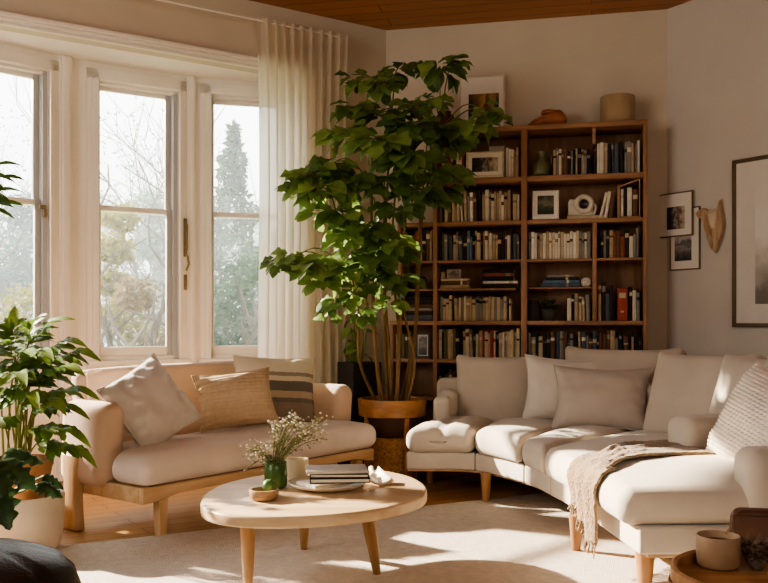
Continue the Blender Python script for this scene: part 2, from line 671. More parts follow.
# handle of the middle window and catch of the left one
ah = facet_a(p[3], p[2], 183.5)
mb = MB()
mb.add(box(ah - .014, ah + .014, -.046, -.034, 1.66, 1.96, .004))
mb.add(tube([(ah, -.05, 1.93), (ah, -.075, 1.9), (ah, -.075, 1.72), (ah, -.05, 1.69)], .008))
mb.add(tube([(ah, -.05, 1.68), (ah + .004, -.08, 1.66), (ah + .012, -.085, 1.6), (ah, -.06, 1.55)], .009))
mb.build('handle', m_brass, w2)
MB().add(box(ah - .012, ah + .014, -.044, -.034, 1.40, 1.52, .004)).add(lathe([(.008, 0), (.008, .02)], 10), Matrix.Translation((ah, -.044, 1.47)) @ Matrix.Rotation(R(90), 4, 'X')).build('lock_plate', m_brass, w2)
al = facet_a(p[4], p[3], 44)
MB().add(box(al - .03, al + .02, .0, .03, 1.96, 1.99, .005)).add(box(al - .006, al + .02, -.01, .02, 1.9, 1.96, .005)).build('sash_lock', m_brass, w1)
# vertical pilaster mouldings at the bay corners
def corner_post(name, q, ang, w=.1):
    mb = MB()
    mb.add(box(-w / 2, w / 2, -.03, .05, 0, ZB, .008, 2)).add(box(-w * .28, w * .28, -.045, .0, 0, ZB, .006, 2)).add(box(-w * .6, w * .6, -.05, .05, 0, .2, .006, 2))
    o = mb.build(name, m_white)
    o.location = (*q, 0); o.rotation_euler = (0, 0, ang); struct(o)
corner_post('trim_3', p[3] + Vector((-.055, -.055)) * 1.4, R(45), .1)
corner_post('trim_4', p[2] + Vector((.01, -.0)), R(24), .07)

# ---------------------------------------------------------------- garden outside
m_haze_bark = mat('pale_bark', '#5f564c', .9, .2, 6)
def leafmat(nm, c, var=.35):
    return mat(nm, c, .7, var, 1.2, trans=.35)
g_pale = leafmat('garden_pale', '#7f8f7c'); g_gold = leafmat('garden_gold', '#7f7b32'); g_dark = leafmat('garden_dark', '#3f573d')
g_blue = leafmat('garden_blue', '#546c64'); g_dry = leafmat('garden_dry', '#766647')
m_grass = mat('lawn', '#8d9468', .95, .3, 2, .4, 30)
o = MB().add(box(-40, 14, 4, 60, -.5, -.35)).build('lawn', m_grass)
o['kind'] = 'structure'; o.name = 'ground'

def crown(rng, cen, rad, n, size, mb, mi=0, shape='blob'):
    for _ in range(n):
        while True:
            q = Vector((rng.uniform(-1, 1), rng.uniform(-1, 1), rng.uniform(-1, 1)))
            if .35 < q.length < 1: break
        if shape == 'cone':
            zz = rng.random() ** 1.6
            a = rng.uniform(0, 2 * PI); rr = (1 - zz) * (.55 + .45 * rng.random()) * (1 + .25 * math.sin(zz * 38))
            q = Vector((math.cos(a) * rr, math.sin(a) * rr, zz * 2 - 1))
        pz = Vector(cen) + Vector((q.x * rad[0], q.y * rad[1], q.z * rad[2]))
        dn = Vector((rng.gauss(0, 1), rng.gauss(0, 1), rng.gauss(0, .6)))
        s = size * rng.uniform(.6, 1.3)
        M = orient(pz, dn, roll=rng.uniform(0, 6))
        mb.add(([(0, 0, 0), (s * .5, -s * .26, 0), (s, 0, s * .08), (s * .5, s * .26, 0)], [(0, 1, 2, 3)]), M, mi)

def branches(rng, base, h, spread, n, mb, r0=.05, depth=2):
    base = Vector(base)
    def go(p, d, L_, r, dep):
        pts = [p]
        for i in range(4):
            d = (d + Vector((rng.gauss(0, .16), rng.gauss(0, .16), rng.gauss(.05, .1)))).normalized()
            pts.append(pts[-1] + d * L_ / 4)
        mb.add(tube(pts, [r, r * .85, r * .7, r * .55, r * .35], 5, False))
        if dep:
            for i in (1, 2, 3, 4):
                for _ in range(2):
                    dd = (d + Vector((rng.gauss(0, .7), rng.gauss(0, .7), rng.uniform(.1, .6)))).normalized()
                    go(pts[i], dd, L_ * .5, r * .45, dep - 1)
    for i in range(n):
        a = rng.uniform(0, 2 * PI)
        go(base, Vector((math.cos(a) * spread, math.sin(a) * spread, 1)).normalized(), h * rng.uniform(.6, .8), r0, depth)

def garden(name, label, cat, px, pyt, D, w, m, n, size, seed, zb=-.35, shape='blob', bare=False, trunk=True, lump=5):
    rng = random.Random(seed)
    top = at(px, pyt, D)
    h = top.z - zb
    root = thing(name, label, cat, (top.x, top.y, zb), group=None)
    if bare:
        mb = MB(); branches(rng, (0, 0, 0), h, .35, 4, mb, .05, 2); mb.build('branches', m_haze_bark, root)
        if n:
            mb = MB(); crown(rng, (0, 0, h * .65), (w / 2, w / 2, h * .4), n, size, mb); mb.build('foliage', m, root, 0)
        return root
    mb = MB()
    if shape == 'cone':
        crown(rng, (0, 0, h / 2), (w / 2, w / 2, h / 2), n, size, mb, 0, 'cone')
    else:
        for i in range(lump):
            zz = h * (.2 + .62 * i / max(1, lump - 1))
            rr = w * rng.uniform(.26, .42) * (1 - .35 * i / lump)
            crown(rng, (rng.uniform(-.25, .25) * w, rng.uniform(-.25, .25) * w, zz), (rr, rr, rr * .8), n // lump, size, mb)
    mb.build('foliage', m, root, 0)
    if trunk:
        mb = MB(); branches(rng, (0, 0, 0), h * .9, .25, 3, mb, .06, 1); mb.build('trunk', m_haze_bark, root)
    return root

garden('garden_bush', 'golden green bush with dry brown stems outside the middle bay window', 'bush', 122, 172, 12.5, 1.15, g_gold, 2600, .11, 1, lump=6)
garden('garden_bush', 'dry tan grassy shrub low outside the middle bay window', 'bush', 152, 262, 11.5, 1.0, g_dry, 1400, .1, 2, lump=3)
garden('bare_tree', 'pale bare twiggy tree rising behind the golden bush', 'tree', 150, 112, 20, 4, g_pale, 900, .1, 3, bare=True)
garden('bare_tree', 'pale bare twiggy tree high in left bay window', 'tree', 14, 112, 21, 4, g_pale, 900, .1, 4, bare=True)
garden('conifer_tree', 'green spiky conifer outside the right bay window', 'tree', 233, 126, 15, 2.3, g_dark, 5200, .14, 5, shape='cone')
garden('garden_bush', 'dark green rounded shrub below conifer in right bay window', 'bush', 236, 236, 12.5, 1.3, g_dark, 2400, .1, 6)
garden('garden_tree', 'hazy blue green tree outside the left bay window', 'tree', 22, 165, 15, 2.4, g_blue, 3200, .14, 7)
garden('garden_bush', 'yellow green bush low outside the left bay window', 'bush', 8, 285, 11.5, 1.5, g_gold, 1800, .1, 8, lump=3)
garden('garden_tree', 'soft grey green tree at right side of middle bay window', 'tree', 172, 165, 17, 1.7, g_pale, 2400, .15, 9)
for i, (px, pyt, D, lab) in enumerate(((-60, 190, 30, 'distant pale tree at far left beyond the bay'), (40, 205, 27, 'distant pale tree between left and middle bay windows'),
                                  (112, 185, 30, 'distant pale rounded tree behind the golden bush'), (196, 195, 27, 'distant pale tree behind the middle bay window handle'), (268, 185, 30, 'distant pale tree beyond the conifer'))):
    garden('distant_tree', lab, 'tree', px, pyt, D, 3.4, g_pale, 1500, .28, 20 + i, trunk=False)
m_hz = bpy.data.materials.new('garden_haze'); m_hz.use_nodes = True
_n = m_hz.node_tree; _n.nodes.clear()
_o = _n.nodes.new('ShaderNodeOutputMaterial'); _v = _n.nodes.new('ShaderNodeVolumeScatter')
_v.inputs['Density'].default_value = HAZE; _v.inputs['Color'].default_value = (.97, .98, 1, 1); _v.inputs['Anisotropy'].default_value = .1
_n.links.new(_v.outputs[0], _o.inputs['Volume'])
if HAZE > 0:
    o = MB().add(box(-32, 9, 2.2, 26, -.3, 9)).build('haze', m_hz)
    o.location = (-1.9, 6.86, 0); o.rotation_euler = (0, 0, ang_l); o['kind'] = 'structure'

# tall clipped hedge closing the garden
rng = random.Random(61)
hd = thing('garden_hedge', 'long hazy hedge across the far end of the garden', 'hedge', (-8, 33, -.35), R(14))
mb = MB()
for i in range(26):
    x = -15 + 24 * i / 25
    for k in range(3):
        crown(rng, (x + rng.uniform(-.3, .3), rng.uniform(-.3, .3), .8 + 1.5 * k), (1.0, .8, 1.15 + .3 * rng.random()), 110, .42, mb)
mb.build('foliage', g_pale, hd, 0)
mb = MB()
for i in range(14):
    mb.add(tube([(-14.5 + 1.75 * i, 0, 0), (-14.4 + 1.75 * i, .1, 1.5), (-14.5 + 1.75 * i, 0, 3.2)], [.07, .05, .03], 6))
mb.build('stems', m_haze_bark, hd)
# ---------------------------------------------------------------- bookcase
w_case = wood('bookcase_wood', '#ab7d54', '#8c6444', 'X', 3, .5)
w_casev = wood('bookcase_wood_upright', '#a97a52', '#886042', 'Z', 3, .5)
w_back = wood('bookcase_back_wood', '#9c7453', '#84603f', 'Z', 2.5, .6)
S0 = C0 + BN * .335
ANG = math.atan2(BD.y, BD.x)
IN = -BN
def sh(s, y, z):
    q = S0 + BD * s + IN * y
    return Vector((q.x, q.y, z))
def s_y(px, y):
    k = (px - 384) / F
    b = S0 + IN * y
    return (k * b.y - b.x) / (BD.x - k * BD.y)
def spx(px, y, z):
    return sh(s_y(px, y), y, z)
def s_at(px):
    k = (px - 384) / F
    return (k * S0.y - S0.x) / (BD.x - k * BD.y)
case = thing('bookcase', 'large brown wooden bookcase of open compartments on the back wall, stepped lower at left', 'bookcase', (*S0, 0), ANG)
DP = .315
def part(nm, x0, x1, z0, z1, y0=0, y1=DP, m=None):
    return MB().add(box(x0, x1, y0, y1, z0, z1, .004, 1)).build(nm, m or w_case, case)
ZT = 2.66
part('back_panel', .487, 2.045, .06, 2.62, DP - .015, DP - .003, w_back)
part('back_panel', .13, .46, .06, 1.91, DP - .015, DP - .003, w_back)
part('top_board', .455, 2.078, ZT - .038, ZT, -.006, DP, w_case)
part('side_panel', 2.045, 2.076, 0, ZT - .038, 0, DP, w_casev)
part('side_panel', .455, .487, 0, ZT - .038, 0, DP, w_casev)
part('side_panel', .168, .198, 1.16, 1.934, 0, DP, w_casev)
part('side_panel', .105, .135, 0, 1.127, 0, DP, w_casev)
part('divider', 1.141, 1.187, .0, ZT - .038, .0, DP, w_casev)
part('divider', 1.675, 1.708, 1.16, 1.9, .004, DP - .016, w_casev)
part('divider', 1.675, 1.700, 2.50, 2.62, .02, DP - .016, w_casev)
SHB = [(2.27, .04), (1.934, .032), (1.633, .02), (1.16, .034), (.86, .03), (.56, .03), (.26, .03), (.08, .05)]
for z, t in SHB:
    part('shelf', .488, 1.140, z - t, z, .003, DP - .016)
    if z < 1.9 and z > 1.2:
        part('shelf', 1.188, 1.674, z - t, z, .003, DP - .016)
        part('shelf', 1.709, 2.044, z - t, z, .003, DP - .016)
    else:
        part('shelf', 1.188, 2.044, z - t, z, .003, DP - .016)
    if z < 1.95:
        part('shelf', .136 if z < 1.15 else (.105 if z < 1.2 else (.168 if z > 1.9 else .199)), .454, z - t, z, .003, DP - .016)
part('shelf', .488, 1.10, 1.395, 1.413, .01, DP - .016)
part('shelf', .199, .454, 1.395, 1.413, .06, DP - .016)
part('shelf', 1.188, 1.674, 1.405, 1.417, .05, DP - .016)

# ---------------------------------------------------------------- books
BC = {'cream': '#d8ccb4', 'tan': '#b29a78', 'brown': '#6b4a30', 'dark': '#2c2420', 'black': '#171413', 'grey': '#8c857b', 'slate': '#555a60', 'blue': '#5a7286',
      'olive': '#6a6648', 'rust': '#8e4a2c', 'red': '#a03028', 'white': '#ece5d8', 'sand': '#c7b391', 'orange': '#b8552c'}
BM = {k: mat('book_' + k, v, .7, .12, 14) for k, v in BC.items()}
m_pages = mat('book_pages', '#e2d6bd', .9, .1, 60, stretch=(1, 1, 8))
def book_mesh(h, t, d, colr, rng, flat=False):
    mb = MB()
    c = .0022
    acc = rng.choice(['cream', 'dark', 'sand', 'brown', 'grey'])
    # curved spine in front at y = 0, boards behind, pages set in
    n = 4
    pr = [(-t / 2, d), (-t / 2, .004)] + [(-t / 2 * math.cos(PI * i / n), .004 - .004 * math.sin(PI * i / n)) for i in range(1, n)] + [(t / 2, .004), (t / 2, d), (t / 2 - c, d), (t / 2 - c, .006), (-t / 2 + c, .006), (-t / 2 + c, d)]
    k = len(pr)
    v = [(x, y, 0) for x, y in pr] + [(x, y, h) for x, y in pr]
    f = [tuple(reversed((i, i + k, (i + 1) % k + k, (i + 1) % k))) for i in range(k)]
    for z in (0, k):
        f.append(tuple(i + z for i in range(k)))
    mb.add((v, f), mi=0)
    mb.add(box(-t / 2 + c, t / 2 - c, .006, d - .004, .003, h - .003), mi=1)
    if t > .014 and rng.random() < .6:
        z = h * rng.uniform(.6, .78)
        b = h * rng.uniform(.06, .16)
        vv, ff = [], []
        for zz in (z, z + b):
            for i in range(n + 1):
                vv.append((-t / 2 * math.cos(PI * i / n) * 1.0, .004 - .0048 * math.sin(PI * i / n), zz))
        ff = [(i, i + 1, i + n + 2, i + n + 1) for i in range(n)]
        mb.add((vv, ff), mi=2)
    return mb, [BM[colr], m_pages, BM[acc]]

ORD = ['first', 'second', 'third', 'fourth', 'fifth', 'sixth', 'seventh', 'eighth', 'ninth', 'tenth', 'eleventh', 'twelfth', 'thirteenth', 'fourteenth', 'fifteenth', 'sixteenth',
       'seventeenth', 'eighteenth', 'nineteenth', 'twentieth', 'twenty-first', 'twenty-second', 'twenty-third', 'twenty-fourth', 'twenty-fifth', 'twenty-sixth', 'twenty-seventh', 'twenty-eighth', 'twenty-ninth', 'thirtieth']
def book_row(x0, x1, z, h0, h1, t0, t1, pal, where, group, seed, colors=None, lean_end=True, gap=.0):
    rng = random.Random(seed)
    x = x0
    i = 0
    pal = pal.split()
    while True:
        t = rng.uniform(t0, t1)
        h = rng.uniform(h0, h1)
        if x + t > x1 or i >= 30:
            break
        if colors and i < len(colors):
            col = colors[i]
        else:
            col = rng.choice(pal)
        d = rng.uniform(.17, .23)
        mb, ms = book_mesh(h, t * .97, d, col, rng)
        o = mb.build('book', ms)
        a = 0
        if rng.random() < .1 and x + t + h * .08 < x1:
            a = R(rng.uniform(1.5, 4.5))
            x += h * math.sin(a)
        o.location = sh(x + t / 2, rng.uniform(.03, .06), z + abs(math.sin(a)) * t / 2 + .0004)
        o.rotation_euler = (0, -a, ANG)
        tag(o, f'{col} book, {ORD[i]} from left {where}', 'book', group)
        x += t + .0006
        i += 1
        if rng.random() < gap:
            x += rng.uniform(.01, .025)
SX = s_at
N_ = 'cream cream tan sand sand grey brown dark white'
book_row(.50, SX(467), 2.27, .17, .22, .016, .028, 'rust tan dark cream brown', 'on top shelf left of the small framed photo', 'books on the top left shelf', 1)
book_row(SX(505), 1.138, 2.27, .2, .235, .014, .022, 'cream white tan grey', 'on top shelf right of the small framed photo', 'books on the top left shelf', 2)
book_row(.492, 1.138, 1.934, .2, .25, .016, .032, N_ + ' tan cream', 'in wide middle bay, second row down', 'books in the second row of the middle bay', 3, gap=.05)
book_row(.50, 1.138, 1.633, .18, .235, .015, .03, N_ + ' slate olive', 'in wide middle bay, third row down', 'books in the third row of the middle bay', 14,
         ['dark', 'olive', 'grey', 'slate', 'tan', 'grey', 'slate', 'dark', 'blue', 'blue', 'dark'])
book_row(.50, 1.08, 1.16, .165, .2, .016, .03, 'sand sand tan cream sand brown grey', 'in wide middle bay, row under the thin shelf', 'books under the thin shelf of the middle bay', 5, gap=.1)
book_row(.492, 1.138, .86, .19, .24, .015, .03, 'cream sand olive tan dark grey sand', 'in wide middle bay, row just above the sofa back', 'books in the fifth row of the middle bay', 6,
         ['cream', 'dark', 'olive', 'sand', 'tan', 'olive', 'dark', 'black', 'sand', 'cream', 'tan', 'dark', 'sand', 'tan', 'red', 'sand', 'tan', 'red', 'sand'])
book_row(.492, .86, .56, .18, .23, .02, .035, 'dark brown olive dark slate', 'in wide middle bay beside the curved sofa arm', 'dark books beside the sofa arm', 7)
book_row(.202, .452, 1.633, .2, .25, .018, .032, 'cream brown tan rust tan dark', 'in narrow left bay, row behind the tall plant', 'books in the narrow left bay', 8)
book_row(.14, SX(412), .86, .18, .22, .018, .03, 'olive cream brown dark', 'in narrow left bay beside the dark framed print', 'books beside the dark framed print', 9)
book_row(SX(553), SX(592), 2.27, .18, .215, .016, .028, 'dark brown black dark grey tan', 'on right top shelf after the green jug', 'books on the right top shelf', 10, ['tan', 'grey', 'cream', 'brown', 'brown', 'dark', 'grey', 'black', 'cream'])
book_row(SX(594), SX(642), 2.27, .215, .25, .016, .03, 'cream slate grey dark', 'in taller group at right end of top shelf', 'books at the right end of the top shelf', 11,
         ['dark', 'cream', 'cream', 'tan', 'dark', 'slate', 'slate', 'dark', 'grey', 'grey', 'tan', 'grey', 'cream'])
book_row(1.195, 1.672, 1.633, .19, .22, .015, .028, 'cream white cream sand tan grey cream', 'in right bay, row under the white frame', 'pale books under the white frame', 12)
book_row(1.715, 2.04, 1.633, .16, .225, .018, .032, 'dark brown grey cream rust', 'in right bay, narrow compartment under the tilted books', 'books in the narrow right compartment', 13,
         ['black', 'dark', 'grey', 'dark', 'tan', 'rust', 'brown', 'rust', 'dark', 'cream', 'grey', 'grey'])
book_row(SX(567), 1.672, 1.16, .17, .215, .018, .032, 'dark tan sand tan grey', 'in right bay beside the small potted fern', 'books beside the small potted fern', 15, ['cream', 'black', 'tan', 'sand', 'tan', 'grey'])
book_row(1.715, SX(616), 1.16, .2, .34, .02, .035, 'dark slate', 'in narrow right compartment left of the red box', 'books left of the red box', 16, ['tan', 'dark', 'slate', 'dark', 'brown'])
book_row(SX(629.5), 2.04, 1.16, .2, .27, .016, .03, 'black cream dark grey tan', 'in narrow right compartment right of the red box', 'books right of the red box', 17, ['black', 'cream', 'grey', 'black', 'grey', 'tan'])
book_row(1.192, 2.04, .86, .16, .225, .018, .036, 'dark brown dark tan brown dark slate grey', 'in right bay, bottom row above the sofa', 'books above the sofa in the right bay', 18, ['grey', 'tan', 'dark', 'sand', 'dark', 'dark', 'brown'], gap=.08)

def flat_stack(x0, z, items, where, group, seed, y=.04):
    """books lying on their side, spines to the front: (width, thickness, colour)"""
    rng = random.Random(seed)
    n = len(items)
    for i, (w, t, col, dx) in enumerate(items):
        mb, ms = book_mesh(w, t, rng.uniform(.16, .21), col, rng)
        M = Matrix.Rotation(R(90), 4, 'Y')
        mb.v = [M @ p for p in mb.v]
        o = mb.build('book', ms)
        o.location = sh(x0 + dx, y + rng.uniform(0, .02), z + t / 2 + .0005)
        o.rotation_euler = (0, 0, ANG)
        pos = 'at the bottom' if i == 0 else ('topmost' if i == n - 1 else f'{ORD[i]} from the bottom')
        tag(o, f'{col} book lying flat, {pos} {where}', 'book', group)
        z += t + .001
flat_stack(.505, 1.413, [(.23, .028, 'tan', .0), (.21, .03, 'brown', .006), (.22, .018, 'sand', .004)], 'of the stack under the small photo block', 'flat books under the photo block', 31)
flat_stack(.84, 1.413, [(.27, .034, 'dark', 0), (.27, .022, 'white', .0), (.24, .034, 'black', .0), (.235, .026, 'rust', .006), (.24, .03, 'black', .0)], 'of dark stack on thin middle shelf', 'flat books on the thin middle shelf', 32)
flat_stack(.206, 1.16, [(.235, .045, 'slate', 0), (.24, .03, 'dark', .0), (.23, .022, 'grey', .0), (.235, .028, 'brown', .0), (.235, .036, 'dark', .0), (.22, .03, 'black', .01)], 'of the stack in narrow left bay', 'flat books in the narrow left bay', 33)
flat_stack(1.285, 1.417, [(.3, .032, 'slate', 0), (.27, .022, 'blue', .02), (.25, .02, 'dark', .04), (.2, .018, 'grey', .05)], 'of the stack beside the small round shell', 'flat books beside the round shell', 34, y=.07)
flat_stack(SX(567), 1.934, [(.3, .028, 'sand', 0)], 'under the ornament', 'flat book under the ornament', 35)
C_last = [o for o in C.objects if o.get('group') == 'flat book under the ornament']
for o in C_last:
    o['label'] = 'sand coloured book lying flat under the pale swirl ornament'
    del o['group']

# leaning books right of the ornament
rng = random.Random(50)
for i, (px, h, t, col, a) in enumerate(((600.5, .2, .022, 'cream', 13), (605.5, .205, .024, 'cream', 9), (610.5, .2, .03, 'brown', 6))):
    mb, ms = book_mesh(h, t, .18, col, rng)
    o = mb.build('book', ms)
    o.location = sh(SX(px), .05, 1.934 + abs(math.sin(R(a))) * t / 2 + .0005)
    o.rotation_euler = (0, R(a), ANG)
    tag(o, f'{col} book leaning right, {ORD[i]} after swirl ornament', 'book', 'leaning books after the ornament')
# open wooden magazine box with three books
bx = thing('magazine_box', 'slanted tan wooden magazine box at right end of the shelf under the tall books', 'box', sh(SX(617.5), .04, 1.934), ANG)
MB().add(box(0, .02, 0, .22, 0, .245, .003)).add(box(.02, .165, 0, .22, 0, .014, .003)).add(([(.02, .0, .235), (.165, .0, .285), (.165, .22, .285), (.02, .22, .235), (.02, .0, .245), (.165, .0, .297), (.165, .22, .297), (.02, .22, .245)],
    [(0, 3, 2, 1), (4, 5, 6, 7), (0, 1, 5, 4), (1, 2, 6, 5), (2, 3, 7, 6), (3, 0, 4, 7)])).add(box(.158, .166, 0, .22, 0, .29, .003)).build('shell', wood('light_box_wood', '#b58a5c', '#936a42', 'Z'), bx)
for i, (dx, h, t, col) in enumerate(((.035, .205, .02, 'cream'), (.058, .21, .022, 'dark'), (.09, .215, .034, 'cream'), (.13, .2, .035, 'brown'))):
    mb, ms = book_mesh(h, t, .18, col, rng)
    o = mb.build('book', ms)
    o.location = sh(SX(617.5) + dx, .05, 1.9485)
    o.rotation_euler = (0, 0, ANG)
    tag(o, f'{col} book in the slanted wooden magazine box, {ORD[i]} from left', 'book', 'books in the magazine box')

# ---------------------------------------------------------------- framed pictures
m_mat = mat('mat_board', '#e9e1d2', .9, .03, 8)
m_mat2 = mat('mat_board_grey', '#dcd5ca', .9, .04, 8)
def art(name, cols, sc=9, axis=2, lo=-.1, hi=.1, amt=.9):
    return ramp_mat(name, cols, axis, lo, hi, sc, amt, .55, const=False)
a_fig = art('photo_figures', [(0, '#201a18'), (.35, '#4a4644'), (.5, '#9a9088'), (.65, '#5c4a38'), (1, '#c8b89a')], 30, 0, -.08, .08)
a_gold = art('print_figure', [(0, '#20221c'), (.3, '#7a5a30'), (.5, '#b88f50'), (.6, '#4a3a28'), (.8, '#a58452'), (1, '#2c2a24')], 14, 0, -.12, .12, .6)
a_green = art('print_green', [(0, '#2a2c20'), (.4, '#4a4a34'), (.6, '#7a7658'), (1, '#3a3a2a')], 24, 2, -.06, .06)
a_grey = art('photo_grey', [(0, '#3c3834'), (.35, '#6a645e'), (.55, '#948c82'), (.75, '#5a5550'), (1, '#b3aaa0')], 26, 2, -.08, .08)
a_big = art('print_landscape', [(0, '#7c756b'), (.12, '#a59d92'), (.3, '#c6bfb4'), (.55, '#e9e4db'), (1, '#ddd6cb')], 9, 2, -.4, .4, .5)
def framed(name, label, cat, loc, rz, w, h, fw, matw, m_frame, m_m, m_art, dep=.022, tilt=0, pos=None, artbox=None):
    """frame standing with its bottom middle at loc, front towards local -y"""
    r = thing(name, label, cat, loc, rz)
    r.rotation_euler = (-tilt, 0, rz)
    mb = MB()
    for (x0, x1, z0, z1) in ((-w / 2, w / 2, 0, fw), (-w / 2, w / 2, h - fw, h), (-w / 2, -w / 2 + fw, fw, h - fw), (w / 2 - fw, w / 2, fw, h - fw)):
        mb.add(box(x0, x1, -dep, 0, z0, z1, .003, 2))
    mb.build('frame', m_frame, r)
    mbd = MB().add(box(-w / 2 + fw * .7, w / 2 - fw * .7, -dep * .55, -.001, fw * .7, h - fw * .7)).build('mat_board', m_m, r)
    x0, x1, z0, z1 = artbox or (-w / 2 + fw + matw, w / 2 - fw - matw, fw + matw, h - fw - matw)
    o = MB().add(box(x0, x1, -dep * .62, -dep * .5, z0, z1)).build('picture', m_art, mbd)
    c = Vector(((x0 + x1) / 2, 0, (z0 + z1) / 2))
    o.data.transform(Matrix.Translation(-c)); o.location = c
    return r
f_cream = wood('cream_frame', '#d9cdb6', '#c2b396', 'X'); f_dark = wood('dark_frame', '#4a3c30', '#33281f', 'X'); f_brown = wood('brown_frame', '#6b5238', '#4f3a26', 'X')
f_ivory = mat('ivory_frame', '#e4dccc', .6, .06, 10)
def px_frame(px0, px1, py0, py1, y, zbase):
    c = (px0 + px1) / 2
    q = sh(s_at(c) - .0, 0, zbase)
    D = q.y
    return s_at(px1) - s_at(px0), (py1 - py0) / F * D
w, h = px_frame(457, 506, 75, 126, 0, ZT)
framed('framed_print', 'pale framed print of dark figures leaning on the wall atop the bookcase', 'picture frame', spx(481.5, .262, ZT + .001), ANG, w, h * 1.22, .016, .07, f_cream, m_mat, a_gold, tilt=R(6), artbox=(-w * .28, w * .36, h * .34, h * .84))
w, h = px_frame(466, 504, 149, 175.5, 0, 2.27)
framed('framed_photo', 'small cream framed dark photo leaning on the top left bookshelf', 'picture frame', spx(485, .02, 2.271), ANG, w, h, .016, .03, f_cream, m_mat, a_fig, tilt=R(8))
w, h = px_frame(489, 505, 141.5, 175.5, 0, 2.27)
o = MB().add(box(-w / 2, w / 2, 0, .03, 0, h, .004)).add(box(-w / 2 + .012, w / 2 - .012, -.002, .004, .02, h - .02, .001)).build('cream_folder', mat('cream_card', '#cfc3aa', .8, .06))
o.location = spx(497, .12, 2.271); o.rotation_euler = (0, 0, ANG)
tag(o, 'tall cream card folder standing behind the small cream framed photo', 'folder')
w, h = px_frame(532, 558.5, 187.5, 216.5, 0, 1.934)
framed('framed_photo', 'small white framed photo of dark greenery in the right bay of the bookcase', 'picture frame', sh(s_at(545.5), .03, 1.936), ANG, w, h, .022, .016, f_ivory, m_mat, a_green, tilt=R(6))
w, h = px_frame(414, 429, 331, 357, 0, .86)
framed('framed_print', 'dark framed print standing low in the narrow left bay', 'picture frame', sh(s_at(421.5), .06, .862), ANG, w, h, .018, .008, f_dark, m_mat2, a_grey, tilt=R(5))

# right wall pictures: local frame of the wall
RANG = math.atan2(RD.y, RD.x)
def r_at(px):
    k = (px - 384) / F
    return (k * RC.y - RC.x) / (RD.x - k * RD.y)
def rw(t, off, z):
    q = RC + RD * t + RN * off
    return Vector((q.x, q.y, z))
def rwall(px0, px1, pyt, pyb):
    t0, t1 = r_at(px0), r_at(px1)
    D0 = (RC + RD * (t0 + t1) / 2).y
    return (t0 + t1) / 2, t1 - t0, HC + (322 - pyb) / F * D0, (pyb - pyt) / F * D0
f_oak = wood('thin_brown_frame', '#7d6142', '#5c452c', 'Z')
f_bronze = mat('bronze_frame', '#6e5f4a', .4, .1, 10, metal=.4)
t, w, z, h = rwall(660, 695.5, 193, 237)
framed('framed_photo', 'thin brown framed photo with wide cream mat, upper of two overlapping on right wall', 'picture frame', rw(t, .022, z), RANG, w, h, .009, .03, f_oak, m_mat, a_fig, .016, artbox=(-w * .22, w * .28, h * .17, h * .68))
t, w, z, h = rwall(671, 701, 208, 270)
framed('framed_photo', 'thin brown framed photo, lower of two overlapping on right wall, nearer the carving', 'picture frame', rw(t, .002, z), RANG, w, h, .009, .03, f_oak, m_mat, a_grey, .016, artbox=(-w * .34, w * .22, h * .15, h * .54))
t0 = r_at(734.5)
w = 1.0
D0 = (RC + RD * t0).y
zb = HC + (322 - 327) / F * D0
zt = HC + (322 - 161) / F * D0
framed('framed_print', 'large bronze framed pale landscape print at the right end of wall', 'picture frame', rw(t0 + w / 2, .002, zb), RANG, w, zt - zb, .028, .09, f_bronze, m_mat2, a_big, .03, artbox=(-w / 2 + r_at(757) - t0, w / 2 - .13, 22.5 / F * D0, 150 / F * D0))
# carved antler like sculpture hung on the right wall
t = r_at(712)
D0 = (RC + RD * t).y
sc = D0 / F
zc = HC + (322 - 228) * sc
root = thing('wall_carving', 'pale carved wooden horn shaped sculpture hung on right wall beside the small frames', 'sculpture', rw(t, .002, zc), RANG)
m_carv = wood('carving_wood', '#c9a985', '#a58460', 'Z', 6)
def outl(P, th, y0=-.03):
    n = len(P)
    P = [p for p in catmull([(*p, 0) for p in P], 4, True)]
    n = len(P)
    c = sum(P, Vector()) / n
    v, f = [], []
    for (k, y) in ((.75, 0), (1, -.012), (.92, y0), (.55, y0 - .016)):
        for p in P:
            q = c + (p - c) * k
            v.append((q.x, y, q.y))
    for j in range(3):
        for i in range(n):
            a, b = j * n + i, j * n + (i + 1) % n
            f.append((a, a + n, b + n, b))
    f.append(tuple(range(3 * n, 4 * n)))
    f.append(tuple(reversed(range(n))))
    return v, f
k = sc * 1.15
MB().add(outl([((x - 712) * k, (228 - y) * sc) for x, y in ((697, 211.5), (700, 208.3), (706, 207.5), (710.5, 211), (711.5, 220), (714, 231), (716, 240), (715, 247), (713, 249.5), (710, 240), (707, 230), (705.5, 220), (703, 213))], .03)).build('horn', m_carv, root)
MB().add(outl([((x - 712) * k, (228 - y) * sc) for x, y in ((723, 200.5), (724.5, 212), (726.5, 226), (725, 236), (721, 247), (718, 254), (716, 250), (716, 240), (715, 231), (719, 228), (721, 218), (722, 208))], .03, -.045)).build('horn', m_carv, root)
MB().add(outl([((x - 712) * k, (228 - y) * sc) for x, y in ((708, 212), (715, 210), (722, 210), (722, 224), (716, 231), (711, 226))], .02, -.02)).build('mounting_plate', mat('carving_plate', '#d9c6aa', .7), root)

